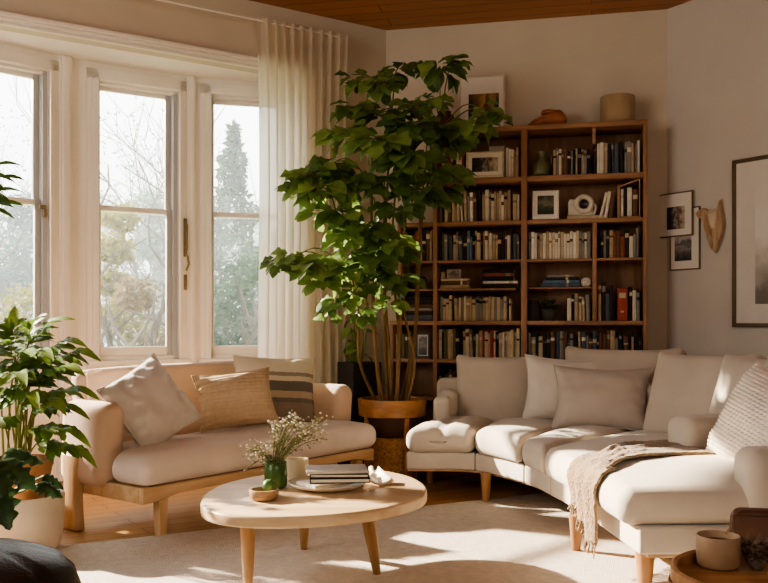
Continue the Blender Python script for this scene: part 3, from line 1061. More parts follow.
# ---------------------------------------------------------------- ornaments on the bookcase
m_clay = mat('sand_clay', '#a88f6c', .85, .1, 6, .15, 60)
q = spx(617.5, .15, ZT)
r_ = 34.5 / 2 / F * q.y * .98
o = MB().add(lathe([(r_ * .9, 0), (r_ * .97, .01), (r_, .03), (r_, .205), (r_ * .985, .215), (r_ * .9, .215), (r_ * .9, .06), (r_ * .2, .05)], 40)).build('round_pot', m_clay)
o.location = q; tag(o, 'sand coloured round clay pot at right end atop the bookcase', 'pot')
m_carved = mat('carved_redwood', '#a3643c', .4, .25, 12, .1, 40)
def shell_knot():
    mb = MB()
    v, f = rbox(.152, .075, .055, .055, 4, (6, 3, 2))
    out = []
    for p in v:
        x = p.x / .152
        h = .35 + .65 * sm(-.95, .35, x) - .2 * sm(.6, 1, x)
        z = (p.z + .055) * h * 1.2
        out.append(Vector((p.x, p.y * (.55 + .45 * sm(-1, .1, x)), z)))
    mb.add((out, f))
    P = [(.02 + .055 * math.cos(a) * (1 - i * .02), -.02 + .04 * math.sin(a), .095 + .012 * math.sin(a * .5) + i * .0012) for i, a in enumerate([k * .5 for k in range(20)])]
    mb.add(tube(P, [.024 * (1 - .03 * i) for i in range(20)], 8))
    mb.add(tube([(-.12, -.045, .04), (-.05, -.06, .065), (.02, -.065, .08), (.09, -.055, .075)], [.006, .012, .014, .006], 8))
    return mb
o = shell_knot().build('carved_ornament', m_carved, sharp=60)
o.location = spx(547, .13, ZT); o.rotation_euler = (0, 0, ANG); tag(o, 'reddish carved wooden knot ornament atop the bookcase middle', 'ornament')
o = MB().add(lathe([(.055, 0), (.075, .02), (.082, .08), (.07, .13), (.045, .15), (.05, .165), (.044, .165), (.038, .14)], 28)).build('wooden_vase', mat('dark_redwood', '#5a3020', .4, .2, 10))
o.location = spx(445, .12, ZT); tag(o, 'dark reddish wooden vase behind the plant leaves atop the bookcase', 'vase')
# green ceramic jug
m_jug = mat('green_glaze', '#555a3e', .35, .35, 14, col2='#7d7a52')
jg = thing('green_jug', 'small mottled green ceramic jug at left of the right top shelf', 'jug', spx(541.5, .08, 2.271), ANG)
MB().add(lathe([(.035, 0), (.06, .015), (.068, .05), (.06, .095), (.036, .13), (.03, .16), (.038, .195), (.033, .195), (.026, .16), (.03, .13)], 28)).build('body', m_jug, jg)
MB().add(tube(catmull([(.032, 0, .175), (.07, 0, .17), (.078, 0, .12), (.06, 0, .08)], 5), .008, 8)).build('handle', m_jug, jg)
# swirl ornament on flat book
m_pale = mat('pale_plaster', '#cdc1ad', .6, .15, 20)
sw = thing('swirl_ornament', 'pale camera like ornament with round swirl on the flat book', 'ornament', sh(s_at(580.5), .09, 1.9635), ANG)
MB().add(box(-.095, .095, -.03, .05, 0, .115, .012, 3)).add(box(-.085, -.03, -.035, .03, .105, .125, .006, 2)).build('body', m_pale, sw)
MB().add(tube([(.025 + .056 * math.cos(a), -.045, .085 + .056 * math.sin(a)) for a in [k * .3 for k in range(22)]], .02, 10)).build('ring', m_pale, sw)
MB().add(lathe([(.034, 0), (.03, .008), (.01, .012)], 20), Matrix.Translation((.025, -.04, .085)) @ Matrix.Rotation(R(90), 4, 'X')).build('lens', mat('dark_lens', '#2c2825', .2), sw)
MB().add(tube(catmull([(.08, -.02, .1), (.112, -.03, .07), (.105, -.03, .02), (.09, -.02, .0)], 5), .009, 8)).build('handle', m_pale, sw)
# photo block on flat books
pbz = 1.413 + .028 + .03 + .018 + .003
pb = thing('photo_block', 'small pale photo block standing on tan flat books in the middle bay', 'ornament', sh(s_at(452), .09, pbz), ANG)
MB().add(box(-.055, .055, 0, .04, 0, .075, .004)).build('block', mat('photo_block_cream', '#c6b595', .7), pb)
MB().add(box(-.045, .045, -.003, .002, .008, .066)).build('picture', a_grey, pb)
o = MB().add(lathe([(.018, 0), (.022, .02), (.015, .04), (.02, .05), (.012, .052)], 14)).build('small_cup', m_clay)
o.location = sh(s_at(441.5), .07, pbz); tag(o, 'tiny clay cup left of the photo block on flat books', 'cup')
# round shell right of flat stack
o = MB().add(lathe([(.02, 0), (.038, .015), (.042, .04), (.034, .065), (.012, .078)], 20)).add(tube([(.03 * math.cos(a), -.03, .04 + .026 * math.sin(a)) for a in [k * .4 for k in range(17)]], .009, 8)).build('round_shell', m_pale)
o.location = sh(s_at(586), .12, 1.4175); o.rotation_euler = (0, 0, ANG); tag(o, 'small round pale shell at right of the blue grey flat books', 'shell')
# red box file
o = MB().add(box(0, .075, 0, .2, 0, .245, .004, 2)).add(box(.012, .063, -.002, .01, .17, .21, .001), mi=1).add(tube([(.0375, -.004, .06), (.0375, -.004, .075)], .012, 12), mi=1).build('box_file', [mat('red_card', '#a5452c', .6, .1), BM['sand']])
o.location = sh(s_at(617.5), .05, 1.1605); o.rotation_euler = (0, 0, ANG); tag(o, 'brick red box file standing in the narrow right compartment', 'box file')
# basket-like dark pot with fern in right bay
fr = thing('potted_fern', 'small green fern in dark round pot inside the right bay of the bookcase', 'plant', spx(549, .12, 1.1605), ANG)
MB().add(lathe([(.04, 0), (.055, .02), (.062, .07), (.056, .09), (.05, .09), (.045, .06)], 24)).build('pot', mat('dark_stone_pot', '#4a4038', .7, .2), fr)
rng = random.Random(5)
mb = MB()
for i in range(46):
    a = rng.uniform(0, 2 * PI); e = rng.uniform(.1, 1.2)
    d = Vector((math.cos(a) * math.cos(e), math.sin(a) * math.cos(e) * .6, math.sin(e)))
    mb.add(leaf(rng.uniform(.06, .1), .022, .5, .2, ph=a), orient((d.x * .03, d.y * .03, .085 + .03 * rng.random()), d, roll=rng.uniform(-.4, .4)))
mb.build('foliage', mat('fern_green', '#4f5f30', .6, .4, 8, trans=.25), fr)
o = MB().add(lathe([(.06, 0), (.066, .01), (.06, .1), (.04, .16), (.03, .16), (.05, .1), (.05, .02)], 24)).build('dark_bowl', mat('dark_wicker', '#3a2f27', .8, .2, 30))
o.location = spx(533.5, .12, 1.1605); tag(o, 'dark rounded vase left of the small potted fern in the bookcase', 'vase')
o = MB().add(lathe([(.05, 0), (.06, .02), (.062, .08), (.05, .1), (.044, .1), (.05, .05)], 24)).build('dark_pot', mat('dark_clay', '#2c2622', .7, .2, 10))
o.location = sh(s_at(416), .12, 1.4135); tag(o, 'dark clay pot behind plant leaves on the thin shelf of the narrow left bay', 'pot')
# ---------------------------------------------------------------- rug
def fabric(name, c, weave=420, bump=.25, var=.07, rough=.95, sheen=.25):
    return mat(name, c, rough, var, 5, bump, weave, sheen=sheen)
m_rug = mat('rug_wool', '#cfc3b4', 1, .10, 26, .9, 160)
P1, P2 = Vector((-1.86, 4.46)), Vector((1.5, 6.22))
rd = (P2 - P1).normalized(); rn = Vector((rd.y, -rd.x))
rug_o = [P1, P2, P2 + rn * 4.4, P1 + rn * 4.4]
rug = MB().add(prism([(p.x, p.y) for p in rug_o], 0.0, .014, .006)).build('rug', m_rug)
recenter(rug, (0, 4, 0)); tag(rug, 'large pale cream woven rug under the coffee table', 'rug')

# ---------------------------------------------------------------- loveseat
m_ls = fabric('loveseat_fabric', '#d2b59c', 400)
m_ls_lit = fabric('loveseat_fabric_lit', '#ddcdc0', 400)  # paler copy of the loveseat fabric, light on the seat put into colour
w_ash = wood('ash_wood', '#d2b088', '#bd976a', 'X', 3, .45)
w_ashz = wood('ash_wood_leg', '#d2b088', '#bb9568', 'Z', 3, .45)
LS = thing('loveseat', 'small pinkish beige loveseat with ash wood base and legs before the bay window', 'sofa', (-1.21, 4.81, 0), math.atan2(.788, .616))
X0, X1 = -.10, 1.78
# wooden base
def curved_box(x0, x1, y0, y1, z0, z1, r, k=3, n=(1, 1, 1), fn=None):
    v, f = rbox((x1 - x0) / 2, (y1 - y0) / 2, (z1 - z0) / 2, r, k, n)
    c = Vector(((x0 + x1) / 2, (y0 + y1) / 2, (z0 + z1) / 2))
    out = [p + c for p in v]
    if fn:
        out = [fn(p) for p in out]
    return out, f
def rail_fn(p):
    # lower edge lifts in an arc between the legs
    a = min(1, max(0, (p.x - X0) / (X1 - X0)))
    if p.z < .26:
        p.z += .03 * sm(.0, .12, a) * sm(.0, .12, 1 - a)
    return p
MB().add(curved_box(X0 - .04, X1, -.06, -.02, .2, .285, .008, 2, (24, 1, 2), rail_fn)).add(curved_box(X0, X1, .62, .66, .2, .285, .008, 2, (4, 1, 1))).add(
    box(X0 - .04, X0, -.02, .62, .2, .285, .008)).add(box(X1 - .04, X1, -.02, .62, .2, .285, .008)).add(box(X0 + .04, X1 - .04, -.02, .62, .255, .28)).build('base_frame', w_ash, LS)
def post(x, y, w, d, z0, z1, tx=0, ty=0, nm='leg', taper=.72):
    v, f = rbox(w / 2, d / 2, (z1 - z0) / 2, .008, 2, (1, 1, 4))
    out = []
    for p in v:
        t = (p.z + (z1 - z0) / 2) / (z1 - z0)
        s = taper + (1 - taper) * t
        out.append(Vector((x + p.x * s + tx * (1 - t), y + p.y * s + ty * (1 - t), z0 + t * (z1 - z0))))
    return MB().add((out, f)).build(nm, w_ashz, LS)
post(.02, .0, .065, .065, 0, .215)
post(X1 - .12, .0, .065, .065, 0, .215)
post(X1 - .02, .6, .07, .09, 0, .3)
# sculpted rear left leg that rises beside the arm
rl = MB()
v, f = rbox(.032, .06, .21, .012, 2, (1, 2, 10))
out = []
for p in v:
    t = (p.z + .21) / .42
    s = 1 + .35 * (2 * t - 1) ** 2 - .15
    out.append(Vector((X0 - .07 + p.x, .52 + p.y * s, t * .42)))
rl.add((out, f)); rlo = rl.build('leg', w_ashz, LS)
MB().add(box(X0 - .05, X0 - .03, .47, .57, .2, .285, .006)).build('leg_bracket', w_ash, rlo)
# seat cushion with wings in front of the arms
def seat_fn(p):
    a = sm(.16, .30, p.y)
    xm = (X0 + X1) / 2
    hw = (X1 - X0) / 2
    s = 1 - a * (.16 / hw)
    u = (p.x - xm) / hw
    b = (p.y + .1) / .62
    if p.z > .38:
        p.z += .03 * (1 - u ** 4) * math.sin(PI * min(1, max(0, b))) + .006 * noise.noise(Vector((p.x * 3, p.y * 3, 0)))
    p.x = xm + (p.x - xm) * s
    return p
MB().add(curved_box(X0 - .07, X1 + .02, -.1, .52, .29, .455, .075, 5, (20, 10, 1), seat_fn)).build('seat_cushion', m_ls_lit, LS, 80)
MB().add(box(X0 + .02, X1 - .02, -.05, .6, .283, .3, .006)).build('seat_deck', mat('deck_fabric', '#7d6450', .95), LS)  # brown deck fabric, darker than the seat cushion
def arm_fn(x0, x1):
    def fn(p):
        t = (p.z - .24) / .47
        cx = (x0 + x1) / 2
        p.y -= .03 * t
        if p.z > .6:
            p.z += .012 * math.cos((p.x - cx) * 12)
        return p
    return fn
MB().add(curved_box(X0 - .08, X0 + .08, .25, .68, .245, .70, .07, 5, (2, 6, 4), arm_fn(X0 - .08, X0 + .08))).build('armrest', m_ls, LS, 80)
MB().add(curved_box(X1 - .12, X1 + .05, .17, .68, .245, .70, .07, 5, (2, 6, 4), arm_fn(X1 - .12, X1 + .05))).build('armrest', m_ls, LS, 80)
def back_fn(p):
    t = (p.z - .3) / .58
    p.y += .08 * t + .05 * (1 - ((p.x - .84) / .92) ** 2) * .6
    if t > .5:
        p.z += -.02 * ((p.x - .84) / .92) ** 4
    return p
MB().add(curved_box(X0 + .02, X1 - .02, .52, .64, .3, .885, .05, 4, (16, 1, 6), back_fn)).build('backrest', m_ls, LS, 80)
MB().add(tube(catmull([(X0 + .06, .535, .42), (X0 + .055, .565, .72), (X0 + .075, .6, .855), (X0 + .16, .6, .872)], 5), .006, 6)).build('piping', fabric('light_piping', '#ecd9c6'), LS)
def ls_pt(x, y, z):
    return LS.matrix_basis @ Vector((x, y, z))
bpy.context.view_layer.update()

def place_pillow(name, label, cat, loc, yaw, lean, roll, w, h, t, m, seed, pinch=.07, knob=0, piping=None, wr=.012):
    r = thing(name, label, cat, loc)
    r.rotation_euler = (Matrix.Rotation(yaw, 4, 'Z') @ Matrix.Rotation(-lean, 4, 'X') @ Matrix.Rotation(roll, 4, 'Y')).to_euler()
    pv, pf = pillow(w, h, t, 110 if knob else 26, seed, pinch, wr)
    if knob:
        pv = [Vector((p[0], p[1] + (1 if p[1] > 0 else -1) * knob * abs(math.sin(p[0] * 145 + (1.57 if int(math.floor(p[2] * 52)) % 2 else 0))) * abs(math.sin(p[2] * 163)) * (abs(p[1]) > .004), p[2])) for p in pv]
    MB().add((pv, pf)).build('cover', m, r, 85)
    MB().add(tube(pillow_edge(w, h, pinch, 26), .0042, 6)).build('piping', piping or m, r, 85)
    return r
m_pgrey = fabric('pillow_pale_grey', '#d2c9c0', 300)
m_pbeige = ramp_mat('pillow_beige_rib', [(0, '#b89e80'), (.5, '#d2bb9c'), (1, '#ad9272')], 2, -.2, .2, 40, .5, .95, .4, const=False)
nt = m_pbeige.node_tree
wv = nt.nodes.new('ShaderNodeTexWave'); wv.bands_direction = 'Z'; wv.inputs['Scale'].default_value = 14; wv.inputs['Distortion'].default_value = 3; wv.inputs['Detail Scale'].default_value = .6
tcb = nt.nodes.new('ShaderNodeTexCoord'); nt.links.new(tcb.outputs['Object'], wv.inputs[0])
bpb = nt.nodes.new('ShaderNodeBump'); bpb.inputs['Strength'].default_value = .4; bpb.inputs['Distance'].default_value = .012
nt.links.new(wv.outputs[1], bpb.inputs['Height']); nt.links.new(bpb.outputs[0], nt.nodes['Principled BSDF'].inputs['Normal'])
m_pstripe = ramp_mat('pillow_stripes', [(0, '#857766'), (.30, '#6e665b'), (.36, '#a8977f'), (.46, '#675f55'), (.60, '#c4b59d'), (.67, '#8d8070'), (.73, '#cdbfa8')], 2, -.24, .24, 30, .02, .95, .25)
place_pillow('throw_pillow', 'pale grey square throw pillow tilted on its corner at left of loveseat', 'pillow', at(151, 404, 5.12), R(46), R(26), R(-27), .47, .47, .21, m_pgrey, 1, .08, wr=.03)
place_pillow('throw_pillow', 'small beige ribbed oblong throw pillow in the middle of the loveseat', 'pillow', at(236, 399, 5.6), R(24), R(20), R(-5), .50, .36, .17, m_pbeige, 2, .1)
place_pillow('throw_pillow', 'brown and cream striped throw pillow at right of loveseat', 'pillow', at(275, 390, 6.02), R(22), R(16), R(3), .56, .46, .16, m_pstripe, 3)

# ---------------------------------------------------------------- curved sofa
m_sf = fabric('sofa_linen', '#cdc0ae', 420)
m_sf_shaded = fabric('sofa_linen_shaded', '#c2b5a4', 420)  # darker copy of the sofa linen, shade of the back put into colour
w_wal = wood('warm_leg_wood', '#a87c52', '#8a623e', 'Z', 3, .45)
FC = [(.135, 5.87), (.58, 5.80), (.82, 5.36), (.90, 4.98), (.965, 4.45), (1.02, 3.72)]
BC_ = [(.38, 6.60), (.86, 6.62), (1.42, 6.36), (1.72, 5.95), (2.12, 5.05), (2.25, 3.74)]
def spl(P, u):
    P = [Vector(p) for p in P]
    n = len(P) - 1
    i = min(n - 1, max(0, int(u)))
    t = u - i
    p1, p2 = P[i], P[i + 1]
    p0 = P[i - 1] if i else p1 * 2 - p2
    p3 = P[i + 2] if i + 2 <= n else p2 * 2 - p1
    return 0.5 * (2 * p1 + (p2 - p0) * t + (2 * p0 - 5 * p1 + 4 * p2 - p3) * t * t + (3 * p1 - p0 - 3 * p2 + p3) * t ** 3)
def S(u, v):
    return spl(FC, u).lerp(spl(BC_, u), v)
SO = thing('curved_sofa', 'large curved cream linen sofa on tapered wooden legs in front of the bookcase', 'sofa', (1.3, 5.2, 0), world=True)
def patch(u0, u1, v0, v1, z0, z1, r, k=5, nx=8, ny=8, crown=0, gap=.006, tuft=None, seed=0, sag=0):
    w = (S(u1, .3) - S(u0, .3)).length
    d = (S((u0 + u1) / 2, v1) - S((u0 + u1) / 2, v0)).length
    v, f = rbox(w / 2 - gap, d / 2, (z1 - z0) / 2, r, k, (nx, ny, 2))
    out = []
    for p in v:
        a, b = p.x / (w / 2), p.y / (d / 2)
        q = S(u0 + (u1 - u0) * (a + 1) / 2, v0 + (v1 - v0) * (b + 1) / 2)
        z = (z0 + z1) / 2 + p.z
        if p.z > 0:
            z += crown * (1 - a * a) * (1 - b ** 4) + .006 * noise.noise(Vector((q.x * 4, q.y * 4, seed)))
            if tuft:
                z -= tuft * math.exp(-(a / .16) ** 2) * (1 - sm(.2, .9, b))
        out.append(Vector((q.x, q.y, z)))
    return out, f
US = [0, 1, 2, 3, 4, 5]
for i in range(5):
    a, b = US[i], US[i + 1]
    MB().add(patch(a, b, .03, .98, .185, .30, .014, 2, 8, 3, gap=.002)).build('base_panel', m_sf, SO, 60)
    cr = (.035, .03, .025, .03, .045)[i]
    MB().add(patch(a, b, -.035 if i else -.05, .93, .298, .455, .07, 5, 10, 10, cr, .004, .03 if i == 0 else None, i)).build('seat_cushion', m_sf, SO, 85)
MB().add(patch(0, 5, .06, .95, .17, .187, .005, 1, 40, 3)).build('wood_plinth', w_ash, SO)
# shell of the back
MB().add(patch(.0, 5, .97, 1.1, .2, .74, .05, 4, 40, 1)).build('backrest_shell', m_sf_shaded, SO, 85)
def leg(x, y, tx=0, ty=0, h=.19, r0=.036, r1=.022):
    zb_ = .0145 if x > .3 and y < 6.0 else 0
    mb = MB().add(tube([(x + tx, y + ty, zb_), (x + tx * .5, y + ty * .5, h * .5), (x, y, h)], [r1, (r0 + r1) / 2, r0], 14))
    return mb.build('leg', w_wal, SO)
q = ground(486, 503); leg(q.x, q.y)
q = ground(574, 553); leg(q.x + .01, q.y)
q = at(640, 584, 3.86); leg(q.x + .02, 3.86, 0, 0, .19, .045, .03)
leg(.33, 6.45); leg(2.1, 3.9); leg(1.5, 6.2); leg(2.0, 5.0)
# back cushions
def back_cushion(px, py, D, yaw, lean, w, h, t, seed, m=m_sf_shaded, roll=0):
    c = at(px, py, D)
    v, f = rbox(w / 2, t / 2, h / 2, .05, 5, (12, 1, 12))
    out = []
    M = Matrix.Translation(c) @ Matrix.Rotation(yaw, 4, 'Z') @ Matrix.Rotation(-lean, 4, 'X') @ Matrix.Rotation(roll, 4, 'Y')
    for p in v:
        a, b = p.x / (w / 2), p.z / (h / 2)
        bul = .035 * (1 - a ** 2) * (1 - b ** 2)
        nz = .01 * noise.noise(Vector((a * 2, b * 2, seed)))
        out.append(M @ Vector((p.x * (1 + .05 * max(0, b) ** 3), p.y * (1 + bul / (t / 2)) + nz, p.z + .045 * abs(a) ** 5 * max(0, b) ** 2)))
    return MB().add((out, f)).build('back_cushion', m, SO, 85)
back_cushion(497, 392, 6.58, R(-5), R(9), .58, .50, .17, 1)
back_cushion(622, 391, 6.22, R(-30), R(14), .80, .56, .18, 2)
back_cushion(703, 400, 5.52, R(-54), R(20), .70, .54, .18, 3)
back_cushion(762, 408, 5.02, R(-70), R(18), .66, .54, .18, 4)
# arms
def arm(p0, p1, wd, z0, z1, r, nm='armrest', m=m_sf):
    p0, p1 = Vector(p0), Vector(p1)
    d = p1 - p0
    v, f = rbox(d.length / 2, wd / 2, (z1 - z0) / 2, r, 5, (6, 2, 4))
    a = math.atan2(d.y, d.x)
    c = (p0 + p1) / 2
    M = Matrix.Translation((c.x, c.y, (z0 + z1) / 2)) @ Matrix.Rotation(a, 4, 'Z')
    return MB().add((v, f), M).build(nm, m, SO, 85)
arm((.40, 6.28), (.46, 6.70), .12, .40, .63, .05)
arm((.44, 6.42), (.50, 6.70), .15, .44, .665, .065)
arm((1.54, 4.76), (2.2, 4.9), .24, .40, .65, .065)
arm((1.50, 3.80), (2.32, 3.84), .20, .30, .62, .065)
MB().add(tube(catmull([(1.66, 3.694, .33), (1.655, 3.694, .5), (1.675, 3.70, .575), (1.75, 3.70, .595)], 6), .006, 6)).build('piping', w_wal, SO)

# pillows on the sofa
m_pw = fabric('pillow_white', '#d9d0c3', 320); m_pg2 = fabric('pillow_taupe', '#b9ada0', 320)
m_knit = mat('knit_wool', '#e8ddcf', .95, .06, 30, .3, 120)
place_pillow('throw_pillow', 'white square throw pillow tucked behind the taupe pillow on the curved sofa', 'pillow', at(564, 389, 6.25), R(-8), R(18), R(3), .56, .47, .17, m_pw, 5, .12)
place_pillow('throw_pillow', 'taupe grey square throw pillow in front of the white one on the curved sofa', 'pillow', at(601, 398, 5.92), R(-14), R(24), R(1), .64, .45, .18, m_pg2, 6, .13)
place_pillow('throw_pillow', 'chunky knitted cream pillow at right end of the curved sofa', 'pillow', at(764, 424, 4.25), R(-68), R(24), R(16), .50, .50, .30, m_knit, 7, .06, knob=.011)

# blanket draped across the sofa seat
m_blk = mat('blanket_wool', '#8f7658', 1, .3, 60, 1.0, 110, sheen=.3)
def blanket(u, v):
    # u along from the back to the hanging end, v across
    path = [(1.70, 4.66, .50), (1.45, 4.62, .512), (1.2, 4.47, .515), (1.09, 4.34, .505), (.985, 4.25, .475), (.945, 4.22, .42), (.95, 4.21, .34), (.955, 4.20, .25)]
    n = len(path) - 1
    i = min(n - 1, int(u * n)); t = u * n - i
    p = catm(path, i, t)
    wdt = .46 - .08 * sm(.5, 1, u)
    d = Vector((.16, .99, 0)) if u < .5 else Vector((-.02, 1, 0))
    s = (v - .5) * wdt
    q = p + d * s
    q.z += .006 * math.sin(v * 19 + u * 4) * (1 if u < .55 else .2) + .012 * noise.noise(Vector((u * 9, v * 4, 3)))
    if u > .5:
        q.x += .016 * math.sin(v * 17 + u * 2) * sm(.5, .7, u) - .012
    q += Vector((noise.noise(q * 70), noise.noise(q * 70 + Vector((9, 0, 0))), noise.noise(q * 55 + Vector((0, 9, 0))))) * .0035
    q.x -= .02 * sm(.5, .8, u)
    if u > .8:
        q.z -= (.10 * (1 - v) * sm(.8, 1, u)) - .05 * v * sm(.8, 1, u) - .02 * noise.noise(Vector((v * 12, 0, 0)))
    return q
def catm(P, i, t):
    P = [Vector(p) for p in P]
    p1, p2 = P[i], P[i + 1]
    p0 = P[i - 1] if i else p1 * 2 - p2
    p3 = P[i + 2] if i + 2 < len(P) else p2 * 2 - p1
    return 0.5 * (2 * p1 + (p2 - p0) * t + (2 * p0 - 5 * p1 + 4 * p2 - p3) * t * t + (3 * p1 - p0 - 3 * p2 + p3) * t ** 3)
bl = thing('throw_blanket', 'tan woolly blanket draped across the curved sofa seat and over its front', 'blanket', (1.0, 4.3, .45), world=True)
o = MB().add(grid(blanket, 150, 60)).build('cloth', m_blk, bl, 85)
sd = o.modifiers.new('thick', 'SOLIDIFY'); sd.thickness = .014; sd.offset = 1
rng = random.Random(4)
mb = MB()
for k in range(40):
    p = blanket(1, k / 39)
    mb.add(tube([p, p + Vector((rng.uniform(-.01, .01), rng.uniform(-.01, .01), -.025)), p + Vector((rng.uniform(-.015, .0), rng.uniform(-.015, .015), -.05))], .004, 5))
mb.build('fringe', m_blk, bl)

# ---------------------------------------------------------------- coffee table
w_tab = wood('coffee_table_wood', '#d8bd97', '#c3a27a', 'X', 2.2, .38, 5)
w_tabl = wood('coffee_table_leg', '#b08a62', '#957048', 'Z', 3, .42)
ZTAB = .40
pxs = [(200.5, 502), (207, 492), (228, 482), (262, 475), (300, 470.5), (340, 468.5), (380, 470), (408, 475.5), (423, 483), (427, 490), (421, 497), (400, 504), (370, 510), (335, 514), (300, 516), (262, 516.5), (226, 514), (206, 509)]
top = [ground(x, y, ZTAB) for x, y in pxs]
cen = sum(top, Vector()) / len(top)
CT = thing('coffee_table', 'low oval pale wooden coffee table on tapered splayed legs', 'table', (cen.x, cen.y, 0))
out = catmull([Vector((p.x - cen.x, p.y - cen.y, 0)) for p in top], 6, True)
ol = [(p.x, p.y) for p in out]
if sum(ol[i][0] * ol[(i + 1) % len(ol)][1] - ol[(i + 1) % len(ol)][0] * ol[i][1] for i in range(len(ol))) < 0:
    ol.reverse()
MB().add(prism(ol, ZTAB - .05, ZTAB, .012)).build('tabletop', w_tab, CT, 50)
def tleg(x0, y0, x1, y1):
    v, f = [], []
    mb = MB().add(tube([(x1, y1, 0.0145), (x1 * .6 + x0 * .4, y1 * .6 + y0 * .4, .15), (x0, y0, ZTAB - .06)], [.018, .027, .037], 16))
    mb.build('leg', w_tabl, CT, 50)
def tl(px, D, x_, y_):
    q = at(px, 322, D)
    tleg(x_ - cen.x, y_ - cen.y, q.x - cen.x, D - cen.y)
tl(248, 3.80, -.585, 3.86)
tl(377, 4.06, -.08, 3.98)
tl(304, 4.50, -.39, 4.40)

# things on the table
m_cer = mat('cream_ceramic', '#e6dccb', .45, .05, 8)
m_gglass = mat('green_bottle_glaze', '#4d6a33', .25, .3, 10)
def dish(name, label, cat, loc, prof, m, seg=36):
    o = MB().add(lathe(prof, seg)).build(name, m, sharp=50)
    o.location = loc
    return tag(o, label, cat)
pl = ground(327.5, 488, ZTAB)
r_ = .178
dish('plate', 'round cream ceramic plate under the books on the coffee table', 'plate', (pl.x, pl.y, ZTAB + .0005), [(r_ * .6, 0), (r_ * .62, .004), (r_ * .9, .014), (r_, .028), (r_ * .99, .032), (r_ * .86, .02), (r_ * .6, .012), (.01, .011)], m_cer, 48)
def table_book(label, loc, rz, w, d, t, mc, tilt=0):
    r = thing('table_book', label, 'book', loc, rz, 'books on the plate')
    MB().add(box(-w / 2, w / 2, -d / 2, d / 2, 0, .004, .0015)).add(box(-w / 2, w / 2, -d / 2, d / 2, t - .004, t, .0015)).add(box(-w / 2, -w / 2 + .005, -d / 2, d / 2, .002, t - .002, .002)).build('cover', mc, r)
    MB().add(box(-w / 2 + .005, w / 2 - .005, -d / 2 + .005, d / 2 - .005, .004, t - .004)).build('pages', m_pages, r)
    return r
z = ZTAB + .033
b0 = ground(335, 484, z)
table_book('pale open topped book at the bottom of the stack on the plate', (b0.x - .045, b0.y - .01, z), R(38), .20, .15, .016, BM['white'])
table_book('black covered book second from the bottom of the plate stack', (b0.x + .02, b0.y + .01, z + .0165), R(4), .262, .18, .022, BM['black'])
table_book('dark brown book second from the top of the plate stack', (b0.x + .02, b0.y + .012, z + .039), R(2), .258, .175, .018, BM['dark'])
table_book('pale grey covered book topmost of the plate stack', (b0.x + .005, b0.y + .015, z + .0575), R(6), .27, .18, .013, mat('book_pale_grey', '#c9c3ba', .5, .05))
# scoop
q = ground(377, 484, ZTAB)
sp = thing('ceramic_scoop', 'small white ceramic scoop at right of the plate', 'scoop', (q.x, q.y, ZTAB + .001), R(20))
v, f = grid(lambda u, w: Vector((.055 * (2 * w - 1) * (1 - .45 * u) * 1.0, -.06 + .13 * u, .012 + .045 * (2 * w - 1) ** 2 * (.4 + .6 * u) + .012 * u)), 10, 12)
v2 = [Vector((p[0], p[1], p[2])) for p in v]
o = MB().add((v2, f)).build('bowl', m_cer, sp, 80)
md = o.modifiers.new('thick', 'SOLIDIFY'); md.thickness = .008; md.offset = 1
MB().add(tube([(0, .06, .03), (.01, .10, .04), (.02, .14, .05)], [.012, .01, .013], 10)).build('handle', m_cer, sp)
# bowl with a lime
q = ground(264, 500, ZTAB)
dish('wooden_bowl', 'tiny turned wooden bowl at front left on the coffee table', 'bowl', (q.x, q.y, ZTAB + .0005), [(.045, 0), (.058, .012), (.064, .038), (.062, .046), (.054, .046), (.05, .03), (.02, .022)], wood('bowl_wood', '#a98a6a', '#8a6c50', 'X', 6))
o = MB().add(rbox(.028, .026, .026, .0259, 6)).build('lime', mat('lime_skin', '#4c6a34', .45, .2, 20, .2, 80))
o.location = (q.x + .02, q.y + .01, ZTAB + .060); tag(o, 'small round green fruit resting in the tiny wooden bowl', 'fruit')
# vase with small white flowers
q = ground(275, 489, ZTAB)
vs = thing('flower_vase', 'green glazed vase of airy white blossoms on the coffee table', 'vase', (q.x, q.y + .03, ZTAB + .0005))
MB().add(lathe([(.04, 0), (.05, .01), (.053, .06), (.05, .1), (.044, .112), (.048, .118), (.04, .118), (.042, .1), (.044, .03)], 30)).build('jar', m_gglass, vs)
rng = random.Random(12)
stm, fl, lf = MB(), MB(), MB()
for i in range(46):
    px = rng.uniform(250, 326)
    cx = (px - 288) / 38
    pyt = 416 + 26 * rng.random() + (30 * max(0, -cx) ** 1.3 + 8 * max(0, cx - .6))
    if px < 270: pyt = rng.uniform(444, 466)
    tip = at(px, pyt, q.y + rng.uniform(-.12, .16)) - Vector(vs.location)
    base = Vector((rng.uniform(-.02, .02), rng.uniform(-.02, .02), .08))
    mid = base.lerp(tip, .55) + Vector((0, 0, .03))
    pts = catmull([base, mid, tip], 4)
    stm.add(tube(pts, [.0016] * len(pts), 4, False))
    for k in range(9):
        c = tip + Vector((rng.gauss(0, .018), rng.gauss(0, .018), rng.gauss(0, .016)))
        stm.add(tube([mid.lerp(tip, .7), c], .0007, 3, False))
        s = rng.uniform(.003, .0062)
        fl.add(rbox(s, s, s * .8, s * .7, 1), Matrix.Translation(c), mi=0 if rng.random() < .75 else 1)
    for k in range(3):
        t = rng.uniform(.4, .95)
        lf.add(leaf(rng.uniform(.02, .035), .009, .4, .2), orient(base.lerp(tip, t), (rng.gauss(0, 1), rng.gauss(0, 1), .5)))
stmo = stm.build('stems', mat('flower_stem', '#7c7f4c', .7), vs)
fl.build('blossoms', [mat('white_blossom', '#e8dfc8', .8, .08), mat('green_bud', '#a3a06a', .8, .1)], stmo)
lf.build('foliage', mat('vase_leaf', '#7d8850', .6, .3, 10, trans=.3), stmo)
q = ground(297, 481, ZTAB)
